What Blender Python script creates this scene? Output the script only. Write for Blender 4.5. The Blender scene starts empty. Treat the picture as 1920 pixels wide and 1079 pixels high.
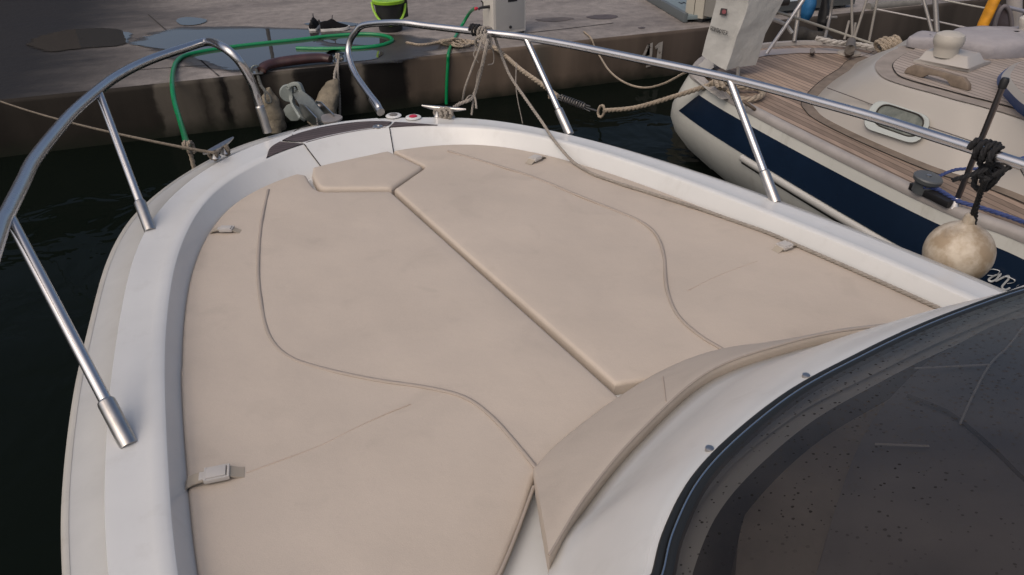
import bpy, bmesh, math, random
import numpy as np
from mathutils import Vector, Matrix, noise
random.seed(7)
sc = bpy.context.scene
COL = sc.collection
# ---------------------------------------------------------------- camera
FPX = 1380.0
PITCH = math.atan(1380/2210.0)
PHI = -0.0118
CAMZ = 2.17
fw = np.array([0, math.cos(PITCH), -math.sin(PITCH)])
r0 = np.array([1., 0, 0]); u0 = np.array([0, math.sin(PITCH), math.cos(PITCH)])
RT = math.cos(PHI)*r0+math.sin(PHI)*u0
UP = -math.sin(PHI)*r0+math.cos(PHI)*u0
CP = np.array([0, 0, CAMZ])
cam = bpy.data.cameras.new('camera'); co = bpy.data.objects.new('camera', cam); COL.objects.link(co)
cam.sensor_width = 36; cam.lens = 36*FPX/1920; cam.clip_end = 2000; cam.clip_start = .02
co.matrix_world = Matrix(((RT[0], UP[0], -fw[0], 0), (RT[1], UP[1], -fw[1], 0), (RT[2], UP[2], -fw[2], CAMZ), (0, 0, 0, 1)))
sc.camera = co
# ---------------------------------------------------------------- world, sun, exposure
SUN_EL, SUN_AZ = math.radians(52), math.radians(-142)     # azimuth from +y, clockwise positive; low in the west, behind left
w = bpy.data.worlds.new('World'); sc.world = w; w.use_nodes = True
nt = w.node_tree; nt.nodes.clear()
sky = nt.nodes.new('ShaderNodeTexSky'); sky.sky_type = 'NISHITA'; sky.sun_disc = False
sky.sun_elevation = SUN_EL; sky.sun_rotation = SUN_AZ; sky.air_density = .9; sky.dust_density = 6.0; sky.ozone_density = 1.0
bg = nt.nodes.new('ShaderNodeBackground'); bg.inputs[1].default_value = 0.15
wo = nt.nodes.new('ShaderNodeOutputWorld')
nt.links.new(sky.outputs[0], bg.inputs[0]); nt.links.new(bg.outputs[0], wo.inputs[0])
sl = bpy.data.lights.new('sun', 'SUN'); sl.energy = 0.55; sl.angle = math.radians(100); sl.color = (1, .80, .58)
so = bpy.data.objects.new('sun', sl); COL.objects.link(so)
sd = Vector((math.sin(SUN_AZ)*math.cos(SUN_EL), math.cos(SUN_AZ)*math.cos(SUN_EL), math.sin(SUN_EL)))
so.rotation_euler = sd.to_track_quat('Z', 'Y').to_euler(); so.location = (-5, -5, 8)
sc.view_settings.view_transform = 'Standard'; sc.view_settings.look = 'None'; sc.view_settings.gamma = 1
sc.view_settings.exposure = -0.17

# ---------------------------------------------------------------- geometry helpers
V = Vector
def ray(u, v): return fw+(u-960)/FPX*RT+(539.5-v)/FPX*UP
def P(u, v, z):
    d = ray(u, v); return V(CP+d*(z-CAMZ)/d[2])
def Py(u, v, y):
    d = ray(u, v); return V(CP+d*(y/d[1]))
def Ppl(u, v, o, n_):
    d = V(ray(u, v)); c = V(CP); return c+d*((V(o)-c).dot(n_)/d.dot(n_))
HA = math.radians(30.5)
Hh = V((-math.sin(HA), math.cos(HA), 0)); Nn = V((math.cos(HA), math.sin(HA), 0)); C0 = .802
def B(s, w_, z): return Hh*s+Nn*(w_+C0)+V((0, 0, z))
def PW(u, v, w_): return Ppl(u, v, B(0, w_, 0), Nn)

def cr(pts, n=8, closed=False):
    pts = [V(p) for p in pts]; out = []; N = len(pts)
    segs = N if closed else N-1
    for i in range(segs):
        p1 = pts[i]; p2 = pts[(i+1) % N]
        p0 = pts[i-1] if (closed or i > 0) else p1*2-p2
        p3 = pts[(i+2) % N] if (closed or i+2 < N) else p2*2-p1
        for k in range(n):
            t = k/n
            out.append(.5*((2*p1)+(p2-p0)*t+(2*p0-5*p1+4*p2-p3)*t*t+(3*p1-p0-3*p2+p3)*t**3))
    if not closed: out.append(pts[-1])
    return out
def resample(pts, n, closed=False):
    q = pts+[pts[0]] if closed else pts
    L = [0]
    for a, b in zip(q, q[1:]): L.append(L[-1]+(b-a).length)
    out = []; j = 0; m = n if closed else n-1
    for i in range(n):
        t = L[-1]*i/m
        while j < len(L)-2 and L[j+1] < t: j += 1
        d = L[j+1]-L[j]; k = (t-L[j])/d if d > 0 else 0
        out.append(q[j].lerp(q[j+1], min(1, max(0, k))))
    return out

class MB:
    def __init__(s): s.v = []; s.f = []
    def add(s, vs, fs):
        o = len(s.v); s.v += [tuple(x) for x in vs]; s.f += [tuple(i+o for i in f) for f in fs]; return s
    def grid(s, rows, cu=False, cv=False):
        n = len(rows[0]); m = len(rows); vs = [p for r in rows for p in r]; fs = []
        for i in range(m if cv else m-1):
            for j in range(n if cu else n-1):
                fs.append((i*n+j, i*n+(j+1) % n, ((i+1) % m)*n+(j+1) % n, ((i+1) % m)*n+j))
        return s.add(vs, fs)
    def tube(s, pts, r, n=12, closed=False, caps=True, flat=None):
        pts = [V(p) for p in pts]; N = len(pts)
        rs = r if isinstance(r, (list, tuple)) else [r]*N
        rows = []; up = None
        for i, p in enumerate(pts):
            a = pts[(i-1) % N] if (closed or i > 0) else pts[i]; b = pts[(i+1) % N] if (closed or i < N-1) else pts[i]
            t = (b-a)
            t = t.normalized() if t.length > 1e-9 else V((0, 0, 1))
            if up is None:
                up = V((0, 0, 1)) if abs(t.z) < .9 else V((1, 0, 0))
            x = t.cross(up)
            if x.length < 1e-6: x = t.cross(V((1, .3, .1)))
            x.normalize(); y = x.cross(t).normalized(); up = y
            fx, fy = flat if flat else (1, 1)
            rows.append([p+(x*math.cos(k*2*math.pi/n)*fx+y*math.sin(k*2*math.pi/n)*fy)*rs[i] for k in range(n)])
        s.grid(rows, cu=True, cv=closed)
        if caps and not closed:
            for rw, pt in ((rows[0], pts[0]), (rows[-1], pts[-1])):
                s.add(rw, [tuple(range(n))])
        return s
    def rope(s, pts, r, pitch=None, n=7):
        pitch = pitch or r*7
        pts = resample([V(p) for p in pts], max(6, int(sum((b-a).length for a, b in zip(pts, pts[1:]))/(pitch/7))))
        up = V((0, 0, 1)); fr = []
        for i, p in enumerate(pts):
            t = (pts[min(i+1, len(pts)-1)]-pts[max(i-1, 0)]).normalized()
            x = t.cross(up)
            if x.length < 1e-4: x = t.cross(V((1, .2, 0)))
            x.normalize(); up = x.cross(t).normalized(); fr.append((x, up))
        step = (pts[1]-pts[0]).length
        for k in range(3):
            q = []
            for i, p in enumerate(pts):
                a = 2*math.pi*(i*step/pitch+k/3.); q.append(p+(fr[i][0]*math.cos(a)+fr[i][1]*math.sin(a))*r*.5)
            s.tube(q, r*.56, n)
        return s
    def lathe(s, prof, base=(0, 0, 0), ax=None, n=24, tw=0):
        ax = V(ax).normalized() if ax else V((0, 0, 1)); x = ax.cross(V((0, 1, 0)))
        if x.length < .1: x = ax.cross(V((1, 0, 0)))
        x.normalize(); y = ax.cross(x); base = V(base)
        rows = [[base+ax*h+(x*math.cos(k*2*math.pi/n)+y*math.sin(k*2*math.pi/n))*r for k in range(n)] for r, h in prof]
        s.grid(rows, cu=True)
        if prof[0][0] > 1e-5: s.add(rows[0], [tuple(range(n))[::-1]])
        if prof[-1][0] > 1e-5: s.add(rows[-1], [tuple(range(n))])
        return s
    def prism(s, poly, vec):
        poly = [V(p) for p in poly]; n = len(poly); vec = V(vec)
        return s.add(poly+[p+vec for p in poly], [tuple(range(n))[::-1], tuple(range(n, 2*n))]+[(i, (i+1) % n, (i+1) % n+n, i+n) for i in range(n)])
    def box(s, c, X, Y, Z):
        c = V(c); X = V(X); Y = V(Y); Z = V(Z)
        return s.prism([c-X-Y-Z, c+X-Y-Z, c+X+Y-Z, c-X+Y-Z], Z*2)
    def build(s, name, mat, parent=None, smooth=35, bevel=0, bseg=2, solid=0):
        me = bpy.data.meshes.new(name); me.from_pydata(s.v, [], s.f); 
        bm = bmesh.new(); bm.from_mesh(me); bmesh.ops.remove_doubles(bm, verts=bm.verts, dist=1e-6)
        if bevel:
            ed = [e for e in bm.edges if len(e.link_faces) == 2 and e.calc_face_angle(0) > .5]
            bmesh.ops.bevel(bm, geom=ed, offset=bevel, segments=bseg, affect='EDGES', profile=.6)
        bmesh.ops.recalc_face_normals(bm, faces=bm.faces); bm.to_mesh(me); bm.free()
        for p in me.polygons: p.use_smooth = True
        me.set_sharp_from_angle(angle=math.radians(smooth))
        o = bpy.data.objects.new(name, me); COL.objects.link(o)
        if mat: me.materials.append(mat)
        if solid:
            m = o.modifiers.new('s', 'SOLIDIFY'); m.thickness = solid; m.offset = 0
        if parent:
            o.parent = parent
            o.matrix_parent_inverse = Matrix.Translation(-parent.location)   # meshes keep world coordinates
        return o
def thing(name, loc, label, cat, group=None, kind=None):
    o = bpy.data.objects.new(name, None); o.empty_display_size = .1; o.location = loc; COL.objects.link(o)
    return tag(o, label, cat, group, kind)
def tag(o, label=None, cat=None, group=None, kind=None):
    if label: o['label'] = label
    if cat: o['category'] = cat
    if group: o['group'] = group
    if kind: o['kind'] = kind
    return o

# ---------------------------------------------------------------- materials
def mat(name, col, rough=.5, metal=0, spec=.5, var=0, vscale=6, bump=0, bscale=80, col2=None, thr=None, rvar=0, coat=0, dist=.002, detail=5, stretch=None):
    m = bpy.data.materials.new(name); m.use_nodes = True; n = m.node_tree; b = n.nodes['Principled BSDF']
    b.inputs['Base Color'].default_value = (*col, 1); b.inputs['Roughness'].default_value = rough
    b.inputs['Metallic'].default_value = metal; b.inputs['Specular IOR Level'].default_value = spec
    b.inputs['Coat Weight'].default_value = coat; b.inputs['Coat Roughness'].default_value = .08
    tc = n.nodes.new('ShaderNodeTexCoord'); mp = n.nodes.new('ShaderNodeMapping'); n.links.new(tc.outputs['Object'], mp.inputs[0])
    if stretch: mp.inputs['Scale'].default_value = stretch
    if var or col2:
        t = n.nodes.new('ShaderNodeTexNoise'); t.inputs['Scale'].default_value = vscale; t.inputs['Detail'].default_value = detail; t.inputs['Roughness'].default_value = .6
        n.links.new(mp.outputs[0], t.inputs[0])
        c2 = col2 or tuple(c*(1-var) for c in col)
        r = n.nodes.new('ShaderNodeValToRGB'); lo, hi = thr or (.35, .65)
        r.color_ramp.elements[0].position = lo; r.color_ramp.elements[0].color = (*c2, 1)
        r.color_ramp.elements[1].position = hi; r.color_ramp.elements[1].color = (*col, 1)
        n.links.new(t.outputs[0], r.inputs[0]); n.links.new(r.outputs[0], b.inputs['Base Color'])
        if rvar:
            mr = n.nodes.new('ShaderNodeMapRange'); mr.inputs[3].default_value = rough-rvar; mr.inputs[4].default_value = rough+rvar
            n.links.new(t.outputs[0], mr.inputs[0]); n.links.new(mr.outputs[0], b.inputs['Roughness'])
    if bump:
        t2 = n.nodes.new('ShaderNodeTexNoise'); t2.inputs['Scale'].default_value = bscale; t2.inputs['Detail'].default_value = 4
        n.links.new(mp.outputs[0], t2.inputs[0])
        bp = n.nodes.new('ShaderNodeBump'); bp.inputs['Strength'].default_value = bump; bp.inputs['Distance'].default_value = dist
        n.links.new(t2.outputs[0], bp.inputs['Height']); n.links.new(bp.outputs[0], b.inputs['Normal'])
    return m
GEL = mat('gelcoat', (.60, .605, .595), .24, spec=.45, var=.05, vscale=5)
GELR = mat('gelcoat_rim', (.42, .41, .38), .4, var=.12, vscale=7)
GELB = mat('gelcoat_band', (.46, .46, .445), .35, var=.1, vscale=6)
HULLW = mat('hull_white', (.6, .6, .58), .3, var=.1)
STEEL = mat('stainless', (.56, .555, .56), .27, metal=1, var=.05, vscale=8, rvar=.03)
STEELR = mat('stainless_foot', (.50, .485, .47), .34, metal=1, var=.15, vscale=40)
CUSH = mat('cushion_vinyl', (.48, .417, .352), .62, spec=.35, var=.07, vscale=4, bump=.55, bscale=9, dist=.006, rvar=.06)
def vinyl(m):
    n = m.node_tree; L = n.links.new; b = n.nodes['Principled BSDF']; src = b.inputs['Base Color'].links[0].from_socket
    tc = n.nodes.new('ShaderNodeTexCoord')
    def nz(sc_, det, dist=0):
        t = n.nodes.new('ShaderNodeTexNoise'); t.inputs['Scale'].default_value = sc_; t.inputs['Detail'].default_value = det; t.inputs['Distortion'].default_value = dist; L(tc.outputs['Object'], t.inputs[0]); return t
    # faint mildew blotches and grime
    a = nz(7, 7, .8); r = n.nodes.new('ShaderNodeMapRange'); r.inputs[1].default_value = .58; r.inputs[2].default_value = .74; r.inputs[3].default_value = 0; r.inputs[4].default_value = .30; L(a.outputs[0], r.inputs[0])
    m1 = n.nodes.new('ShaderNodeMixRGB'); m1.inputs[2].default_value = (.33, .285, .24, 1); L(r.outputs[0], m1.inputs[0]); L(src, m1.inputs[1])
    f = nz(420, 2); r2 = n.nodes.new('ShaderNodeMapRange'); r2.inputs[3].default_value = .93; r2.inputs[4].default_value = 1.07; L(f.outputs[0], r2.inputs[0])
    m2 = n.nodes.new('ShaderNodeMixRGB'); m2.blend_type = 'MULTIPLY'; m2.inputs[0].default_value = 1; L(m1.outputs[0], m2.inputs[1]); L(r2.outputs[0], m2.inputs[2]); L(m2.outputs[0], b.inputs['Base Color'])
    g = nz(1.7, 2); r3 = n.nodes.new('ShaderNodeMapRange'); r3.inputs[3].default_value = .90; r3.inputs[4].default_value = 1.08; L(g.outputs[0], r3.inputs[0])
    m3 = n.nodes.new('ShaderNodeMixRGB'); m3.blend_type = 'MULTIPLY'; m3.inputs[0].default_value = 1; L(m2.outputs[0], m3.inputs[1]); L(r3.outputs[0], m3.inputs[2]); L(m3.outputs[0], b.inputs['Base Color'])
    bp0 = b.inputs['Normal'].links[0].from_node
    v = n.nodes.new('ShaderNodeTexVoronoi'); v.inputs['Scale'].default_value = 520; L(tc.outputs['Object'], v.inputs['Vector'])
    bp = n.nodes.new('ShaderNodeBump'); bp.inputs['Strength'].default_value = .25; bp.inputs['Distance'].default_value = .0006; L(v.outputs['Distance'], bp.inputs['Height']); L(bp0.outputs[0], bp.inputs['Normal']); L(bp.outputs[0], b.inputs['Normal'])
vinyl(CUSH)
def grime(m, col, lo=.56, hi=.75, amt=.35, sc_=(9, 9, 2.5)):
    n = m.node_tree; L = n.links.new; b = n.nodes['Principled BSDF']; src = b.inputs['Base Color'].links[0].from_socket
    tc = n.nodes.new('ShaderNodeTexCoord'); mp = n.nodes.new('ShaderNodeMapping'); mp.inputs['Scale'].default_value = sc_; L(tc.outputs['Object'], mp.inputs[0])
    t = n.nodes.new('ShaderNodeTexNoise'); t.inputs['Scale'].default_value = 1; t.inputs['Detail'].default_value = 8; t.inputs['Roughness'].default_value = .68; L(mp.outputs[0], t.inputs[0])
    r = n.nodes.new('ShaderNodeMapRange'); r.inputs[1].default_value = lo; r.inputs[2].default_value = hi; r.inputs[4].default_value = amt; L(t.outputs[0], r.inputs[0])
    m1 = n.nodes.new('ShaderNodeMixRGB'); m1.inputs[2].default_value = (*col, 1); L(r.outputs[0], m1.inputs[0]); L(src, m1.inputs[1]); L(m1.outputs[0], b.inputs['Base Color'])
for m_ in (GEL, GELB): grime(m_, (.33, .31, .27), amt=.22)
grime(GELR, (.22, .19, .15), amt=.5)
PIPING = mat('cushion_piping', (.33, .285, .245), .6, spec=.3)
STRAPM = mat('strap_web', (.33, .29, .235), .9, bump=.4, bscale=700, dist=.0005)
BUCK = mat('buckle_plastic', (.44, .42, .395), .4)
TEAKD = mat('teak_dark', (.075, .056, .055), .45, var=.4, vscale=9, stretch=(1, 1, 1))
GAP = mat('gap_dark', (.03, .026, .022), .9)
RUB = mat('rubber_black', (.014, .016, .017), .5, spec=.3)
CHROME = mat('chrome_line', (.5, .52, .53), .25, metal=1)
GALV = mat('galvanised', (.15, .17, .17), .5, metal=.55, var=.3, vscale=22)
GALVL = mat('galvanised_pale', (.26, .29, .27), .6, var=.25, vscale=22)
ROPEG = mat('rope_grey', (.30, .27, .235), .9, bump=.6, bscale=400, var=.25, vscale=60)
ROPEB = mat('rope_beige', (.36, .30, .23), .9, bump=.6, bscale=400, var=.35, vscale=40)
ROPEK = mat('rope_black', (.006, .006, .007), .8, bump=.5, bscale=500)
ROPEBL = mat('rope_blue', (.035, .06, .19), .7, bump=.4, bscale=400, var=.3, vscale=50)
HOSE = mat('hose_green', (.0, .19, .062), .32, var=.15, vscale=8)
BLKP = mat('black_plastic', (.012, .012, .013), .5)
LIME = mat('lime_plastic', (.22, .42, .02), .4)
REDP = mat('red_plastic', (.45, .02, .05), .4)
FENDM = mat('fender_vinyl', (.56, .49, .39), .5, col2=(.34, .26, .17), vscale=17, thr=(.38, .6), bump=.3, bscale=30)
NAVY = mat('navy_stripe', (.008, .018, .04), .22, var=.2, vscale=3)
PEDW = mat('pedestal_white', (.55, .53, .49), .5, var=.06)
PEDG = mat('pedestal_grey', (.36, .355, .345), .5, var=.06)
CANV = mat('white_canvas', (.41, .41, .39), .8, var=.1, vscale=10, bump=.9, bscale=9, dist=.015)
MAROON = mat('maroon_pad', (.055, .022, .022), .45, var=.5, vscale=10)
WORN = mat('worn_canvas', (.21, .18, .13), .85, var=.4, vscale=14, bump=.8, bscale=16, dist=.02)
YELL = mat('yellow_canvas', (.62, .27, .01), .6, var=.3, vscale=20)
BLUEF = mat('blue_vinyl', (.02, .13, .30), .45, var=.3, vscale=10)
CUSHW = mat('grey_cover', (.30, .285, .295), .85, var=.1, vscale=9, bump=.9, bscale=13, dist=.012)

def lined(name, col, line, axis, width, lw, rough=.6, var=.35, off=0, grain=(1, 1, 1)):
    """planks: caulk lines every `width` along world axis"""
    m = bpy.data.materials.new(name); m.use_nodes = True; n = m.node_tree; b = n.nodes['Principled BSDF']; L = n.links.new
    b.inputs['Roughness'].default_value = rough; b.inputs['Specular IOR Level'].default_value = .3
    tc = n.nodes.new('ShaderNodeTexCoord')
    dt = n.nodes.new('ShaderNodeVectorMath'); dt.operation = 'DOT_PRODUCT'; dt.inputs[1].default_value = V(axis).normalized(); L(tc.outputs['Object'], dt.inputs[0])
    dv = n.nodes.new('ShaderNodeMath'); dv.operation = 'DIVIDE'; dv.inputs[1].default_value = width; L(dt.outputs['Value'], dv.inputs[0])
    fr = n.nodes.new('ShaderNodeMath'); fr.operation = 'FRACT'; L(dv.outputs[0], fr.inputs[0])
    fl = n.nodes.new('ShaderNodeMath'); fl.operation = 'FLOOR'; L(dv.outputs[0], fl.inputs[0])
    lt = n.nodes.new('ShaderNodeMath'); lt.operation = 'LESS_THAN'; lt.inputs[1].default_value = lw; L(fr.outputs[0], lt.inputs[0])
    wn = n.nodes.new('ShaderNodeTexWhiteNoise'); wn.noise_dimensions = '1D'; L(fl.outputs[0], wn.inputs['W'])
    mp = n.nodes.new('ShaderNodeMapping'); L(tc.outputs['Object'], mp.inputs[0])
    mp.inputs['Rotation'].default_value = (0, 0, -math.atan2(axis[1], axis[0])); mp.inputs['Scale'].default_value = (60, 4, 60)
    mp.vector_type = 'TEXTURE' if False else 'POINT'
    nz = n.nodes.new('ShaderNodeTexNoise'); nz.inputs['Scale'].default_value = 1; nz.inputs['Detail'].default_value = 4; L(mp.outputs[0], nz.inputs[0])
    nz2 = n.nodes.new('ShaderNodeTexNoise'); nz2.inputs['Scale'].default_value = 3; nz2.inputs['Detail'].default_value = 3; L(tc.outputs['Object'], nz2.inputs[0])
    a = n.nodes.new('ShaderNodeMath'); a.operation = 'ADD'; L(nz.outputs[0], a.inputs[0]); L(wn.outputs[0], a.inputs[1])
    a3 = n.nodes.new('ShaderNodeMath'); a3.operation = 'ADD'; L(a.outputs[0], a3.inputs[0]); L(nz2.outputs[0], a3.inputs[1])
    mr = n.nodes.new('ShaderNodeMapRange'); mr.inputs[1].default_value = .7; mr.inputs[2].default_value = 2.1; L(a3.outputs[0], mr.inputs[0])
    mx = n.nodes.new('ShaderNodeMixRGB'); mx.inputs[1].default_value = (*[c*(1-var) for c in col], 1); mx.inputs[2].default_value = (*[c*(1+var*.6) for c in col], 1); L(mr.outputs[0], mx.inputs[0])
    m2 = n.nodes.new('ShaderNodeMixRGB'); m2.inputs[2].default_value = (*line, 1); L(mx.outputs[0], m2.inputs[1]); L(lt.outputs[0], m2.inputs[0])
    L(m2.outputs[0], b.inputs['Base Color'])
    return m

# ================================================================ SETTING
# quay frame: origin on the edge, a to the right along it, b inland
QE0 = P(414, 145, .44); QE1 = P(1302, 54, .44)
QA = (QE1-QE0); QA.z = 0; QA.normalize(); QB = V((-QA.y, QA.x, 0)); Q0 = P(771, 110, .44); Q0.z = 0
def Q(a, b, z): return Q0+QA*a+QB*b+V((0, 0, z))
ZQ = .44
# water
wm = bpy.data.materials.new('water'); wm.use_nodes = True; n = wm.node_tree; b_ = n.nodes['Principled BSDF']
b_.inputs['Base Color'].default_value = (.004, .006, .0045, 1); b_.inputs['Roughness'].default_value = .04; b_.inputs['Specular IOR Level'].default_value = .02
tc = n.nodes.new('ShaderNodeTexCoord'); t = n.nodes.new('ShaderNodeTexNoise'); t.inputs['Scale'].default_value = 2.2; t.inputs['Detail'].default_value = 3; t.inputs['Distortion'].default_value = .6
n.links.new(tc.outputs['Object'], t.inputs[0]); bp = n.nodes.new('ShaderNodeBump'); bp.inputs['Strength'].default_value = .3; bp.inputs['Distance'].default_value = .06
n.links.new(t.outputs[0], bp.inputs['Height']); n.links.new(bp.outputs[0], b_.inputs['Normal'])
tag(MB().add([(-400, -400, 0), (400, -400, 0), (400, 400, 0), (-400, 400, 0)], [(0, 1, 2, 3)]).build('water', wm), kind='structure')

# quay top material: worn concrete, brushed, darker stains; light falloff painted in on the far left
def quay_mat():
    m = bpy.data.materials.new('quay_concrete'); m.use_nodes = True; n = m.node_tree; b = n.nodes['Principled BSDF']; L = n.links.new
    b.inputs['Specular IOR Level'].default_value = .35
    tc = n.nodes.new('ShaderNodeTexCoord'); mp = n.nodes.new('ShaderNodeMapping'); L(tc.outputs['Object'], mp.inputs[0])
    mp.inputs['Rotation'].default_value = (0, 0, -math.atan2(QA.y, QA.x))
    def noise_(scale, det, st=(1, 1, 1)):
        mm = n.nodes.new('ShaderNodeMapping'); mm.inputs['Scale'].default_value = st; L(mp.outputs[0], mm.inputs[0])
        t = n.nodes.new('ShaderNodeTexNoise'); t.inputs['Scale'].default_value = scale; t.inputs['Detail'].default_value = det; t.inputs['Roughness'].default_value = .62; L(mm.outputs[0], t.inputs[0]); return t
    t1 = noise_(1.1, 6, (.6, 1.4, 1)); t2 = noise_(9, 6); t3 = noise_(70, 3)
    r1 = n.nodes.new('ShaderNodeValToRGB'); r1.color_ramp.elements[0].position = .32; r1.color_ramp.elements[0].color = (.15, .132, .12, 1)
    r1.color_ramp.elements[1].position = .68; r1.color_ramp.elements[1].color = (.265, .24, .22, 1); L(t1.outputs[0], r1.inputs[0])
    mx = n.nodes.new('ShaderNodeMixRGB'); mx.blend_type = 'OVERLAY'; mx.inputs[0].default_value = .55; L(r1.outputs[0], mx.inputs[1]); L(t2.outputs[0], mx.inputs[2])
    m2 = n.nodes.new('ShaderNodeMixRGB'); m2.blend_type = 'OVERLAY'; m2.inputs[0].default_value = .35; L(mx.outputs[0], m2.inputs[1]); L(t3.outputs[0], m2.inputs[2])
    # fading light painted into the colour: near black at the left end, ragged edge
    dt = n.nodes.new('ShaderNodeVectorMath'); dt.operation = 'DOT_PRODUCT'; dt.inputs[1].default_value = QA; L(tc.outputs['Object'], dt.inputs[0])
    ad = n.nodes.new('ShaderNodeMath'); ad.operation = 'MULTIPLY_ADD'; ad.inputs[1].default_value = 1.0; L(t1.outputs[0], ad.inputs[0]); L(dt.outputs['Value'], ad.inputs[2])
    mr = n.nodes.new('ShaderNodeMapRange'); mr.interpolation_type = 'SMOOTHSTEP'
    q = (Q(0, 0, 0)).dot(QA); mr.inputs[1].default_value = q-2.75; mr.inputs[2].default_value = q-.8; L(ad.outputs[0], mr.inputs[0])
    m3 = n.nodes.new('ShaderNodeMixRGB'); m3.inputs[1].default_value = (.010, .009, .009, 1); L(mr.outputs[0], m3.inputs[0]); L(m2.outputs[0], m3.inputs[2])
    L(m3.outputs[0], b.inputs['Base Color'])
    rr = n.nodes.new('ShaderNodeMapRange'); rr.inputs[3].default_value = .5; rr.inputs[4].default_value = .9; L(t1.outputs[0], rr.inputs[0]); L(rr.outputs[0], b.inputs['Roughness'])
    bp = n.nodes.new('ShaderNodeBump'); bp.inputs['Strength'].default_value = .6; bp.inputs['Distance'].default_value = .012; L(t2.outputs[0], bp.inputs['Height']); L(bp.outputs[0], b.inputs['Normal'])
    return m
def wall_mat():
    m = bpy.data.materials.new('quay_wall'); m.use_nodes = True; n = m.node_tree; b = n.nodes['Principled BSDF']; L = n.links.new
    b.inputs['Roughness'].default_value = .7; b.inputs['Specular IOR Level'].default_value = .15
    tc = n.nodes.new('ShaderNodeTexCoord'); mp = n.nodes.new('ShaderNodeMapping'); L(tc.outputs['Object'], mp.inputs[0])
    mp.inputs['Rotation'].default_value = (0, 0, -math.atan2(QA.y, QA.x))
    def noise_(scale, det, st=(1, 1, 1)):
        mm = n.nodes.new('ShaderNodeMapping'); mm.inputs['Scale'].default_value = st; L(mp.outputs[0], mm.inputs[0])
        t = n.nodes.new('ShaderNodeTexNoise'); t.inputs['Scale'].default_value = scale; t.inputs['Detail'].default_value = det; L(mm.outputs[0], t.inputs[0]); return t
    t1 = noise_(2.3, 4, (1, 1, .12)); t2 = noise_(9, 6)
    # wet run-off drapes: darker between a=-1.25 and a=0 and again far left
    dt = n.nodes.new('ShaderNodeVectorMath'); dt.operation = 'DOT_PRODUCT'; dt.inputs[1].default_value = QA; L(tc.outputs['Object'], dt.inputs[0])
    q = Q(0, 0, 0).dot(QA)
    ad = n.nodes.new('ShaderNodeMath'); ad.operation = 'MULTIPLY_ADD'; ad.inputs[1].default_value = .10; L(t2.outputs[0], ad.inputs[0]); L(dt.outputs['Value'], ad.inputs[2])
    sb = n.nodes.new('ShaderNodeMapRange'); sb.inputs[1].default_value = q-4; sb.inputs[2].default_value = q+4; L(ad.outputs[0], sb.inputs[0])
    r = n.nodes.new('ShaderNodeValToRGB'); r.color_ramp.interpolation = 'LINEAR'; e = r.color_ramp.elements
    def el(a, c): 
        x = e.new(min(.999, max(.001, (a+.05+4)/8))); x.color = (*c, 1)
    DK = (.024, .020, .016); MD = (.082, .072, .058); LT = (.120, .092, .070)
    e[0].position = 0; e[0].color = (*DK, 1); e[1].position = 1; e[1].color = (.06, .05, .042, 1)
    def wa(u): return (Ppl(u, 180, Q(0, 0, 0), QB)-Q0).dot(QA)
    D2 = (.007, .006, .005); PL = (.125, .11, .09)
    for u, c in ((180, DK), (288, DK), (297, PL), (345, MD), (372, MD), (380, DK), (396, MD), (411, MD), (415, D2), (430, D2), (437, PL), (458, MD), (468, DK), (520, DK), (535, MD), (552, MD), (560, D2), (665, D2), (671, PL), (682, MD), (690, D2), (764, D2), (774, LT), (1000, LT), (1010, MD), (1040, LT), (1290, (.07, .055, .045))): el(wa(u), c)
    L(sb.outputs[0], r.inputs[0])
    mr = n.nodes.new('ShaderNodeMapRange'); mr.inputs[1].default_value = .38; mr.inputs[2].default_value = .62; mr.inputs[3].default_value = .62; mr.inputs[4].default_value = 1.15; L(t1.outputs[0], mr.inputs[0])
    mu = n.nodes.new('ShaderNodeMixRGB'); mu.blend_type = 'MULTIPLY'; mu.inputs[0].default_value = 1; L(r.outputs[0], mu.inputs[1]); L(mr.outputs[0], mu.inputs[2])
    # weedy dark band above the waterline
    sz = n.nodes.new('ShaderNodeSeparateXYZ'); L(tc.outputs['Object'], sz.inputs[0])
    az = n.nodes.new('ShaderNodeMath'); az.operation = 'MULTIPLY_ADD'; az.inputs[1].default_value = .12; L(t2.outputs[0], az.inputs[0]); L(sz.outputs[2], az.inputs[2])
    mz = n.nodes.new('ShaderNodeMapRange'); mz.inputs[1].default_value = .05; mz.inputs[2].default_value = .2; L(az.outputs[0], mz.inputs[0])
    mw = n.nodes.new('ShaderNodeMixRGB'); mw.inputs[1].default_value = (.012, .014, .009, 1); L(mz.outputs[0], mw.inputs[0]); L(mu.outputs[0], mw.inputs[2])
    L(mw.outputs[0], b.inputs['Base Color'])
    bp = n.nodes.new('ShaderNodeBump'); bp.inputs['Strength'].default_value = .4; bp.inputs['Distance'].default_value = .008; L(t2.outputs[0], bp.inputs['Height']); L(bp.outputs[0], b.inputs['Normal'])
    return m
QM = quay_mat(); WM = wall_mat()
rows = [[Q(a, b, z) for a in (-120, -8, -4, 0, 4, 8, 120)] for b, z in ((.03, ZQ), (150, ZQ))]
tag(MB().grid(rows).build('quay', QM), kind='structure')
al = [-120]+[i*.25-10 for i in range(81)]+[120]
def jig(a, s): return noise.noise(V((a*1.7, s, 0)))*.012
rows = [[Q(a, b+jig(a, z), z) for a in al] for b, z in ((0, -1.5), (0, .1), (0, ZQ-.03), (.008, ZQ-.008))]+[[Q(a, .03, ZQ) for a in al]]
tag(MB().grid(rows).build('quay_wall', WM, smooth=60), kind='structure')
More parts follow.
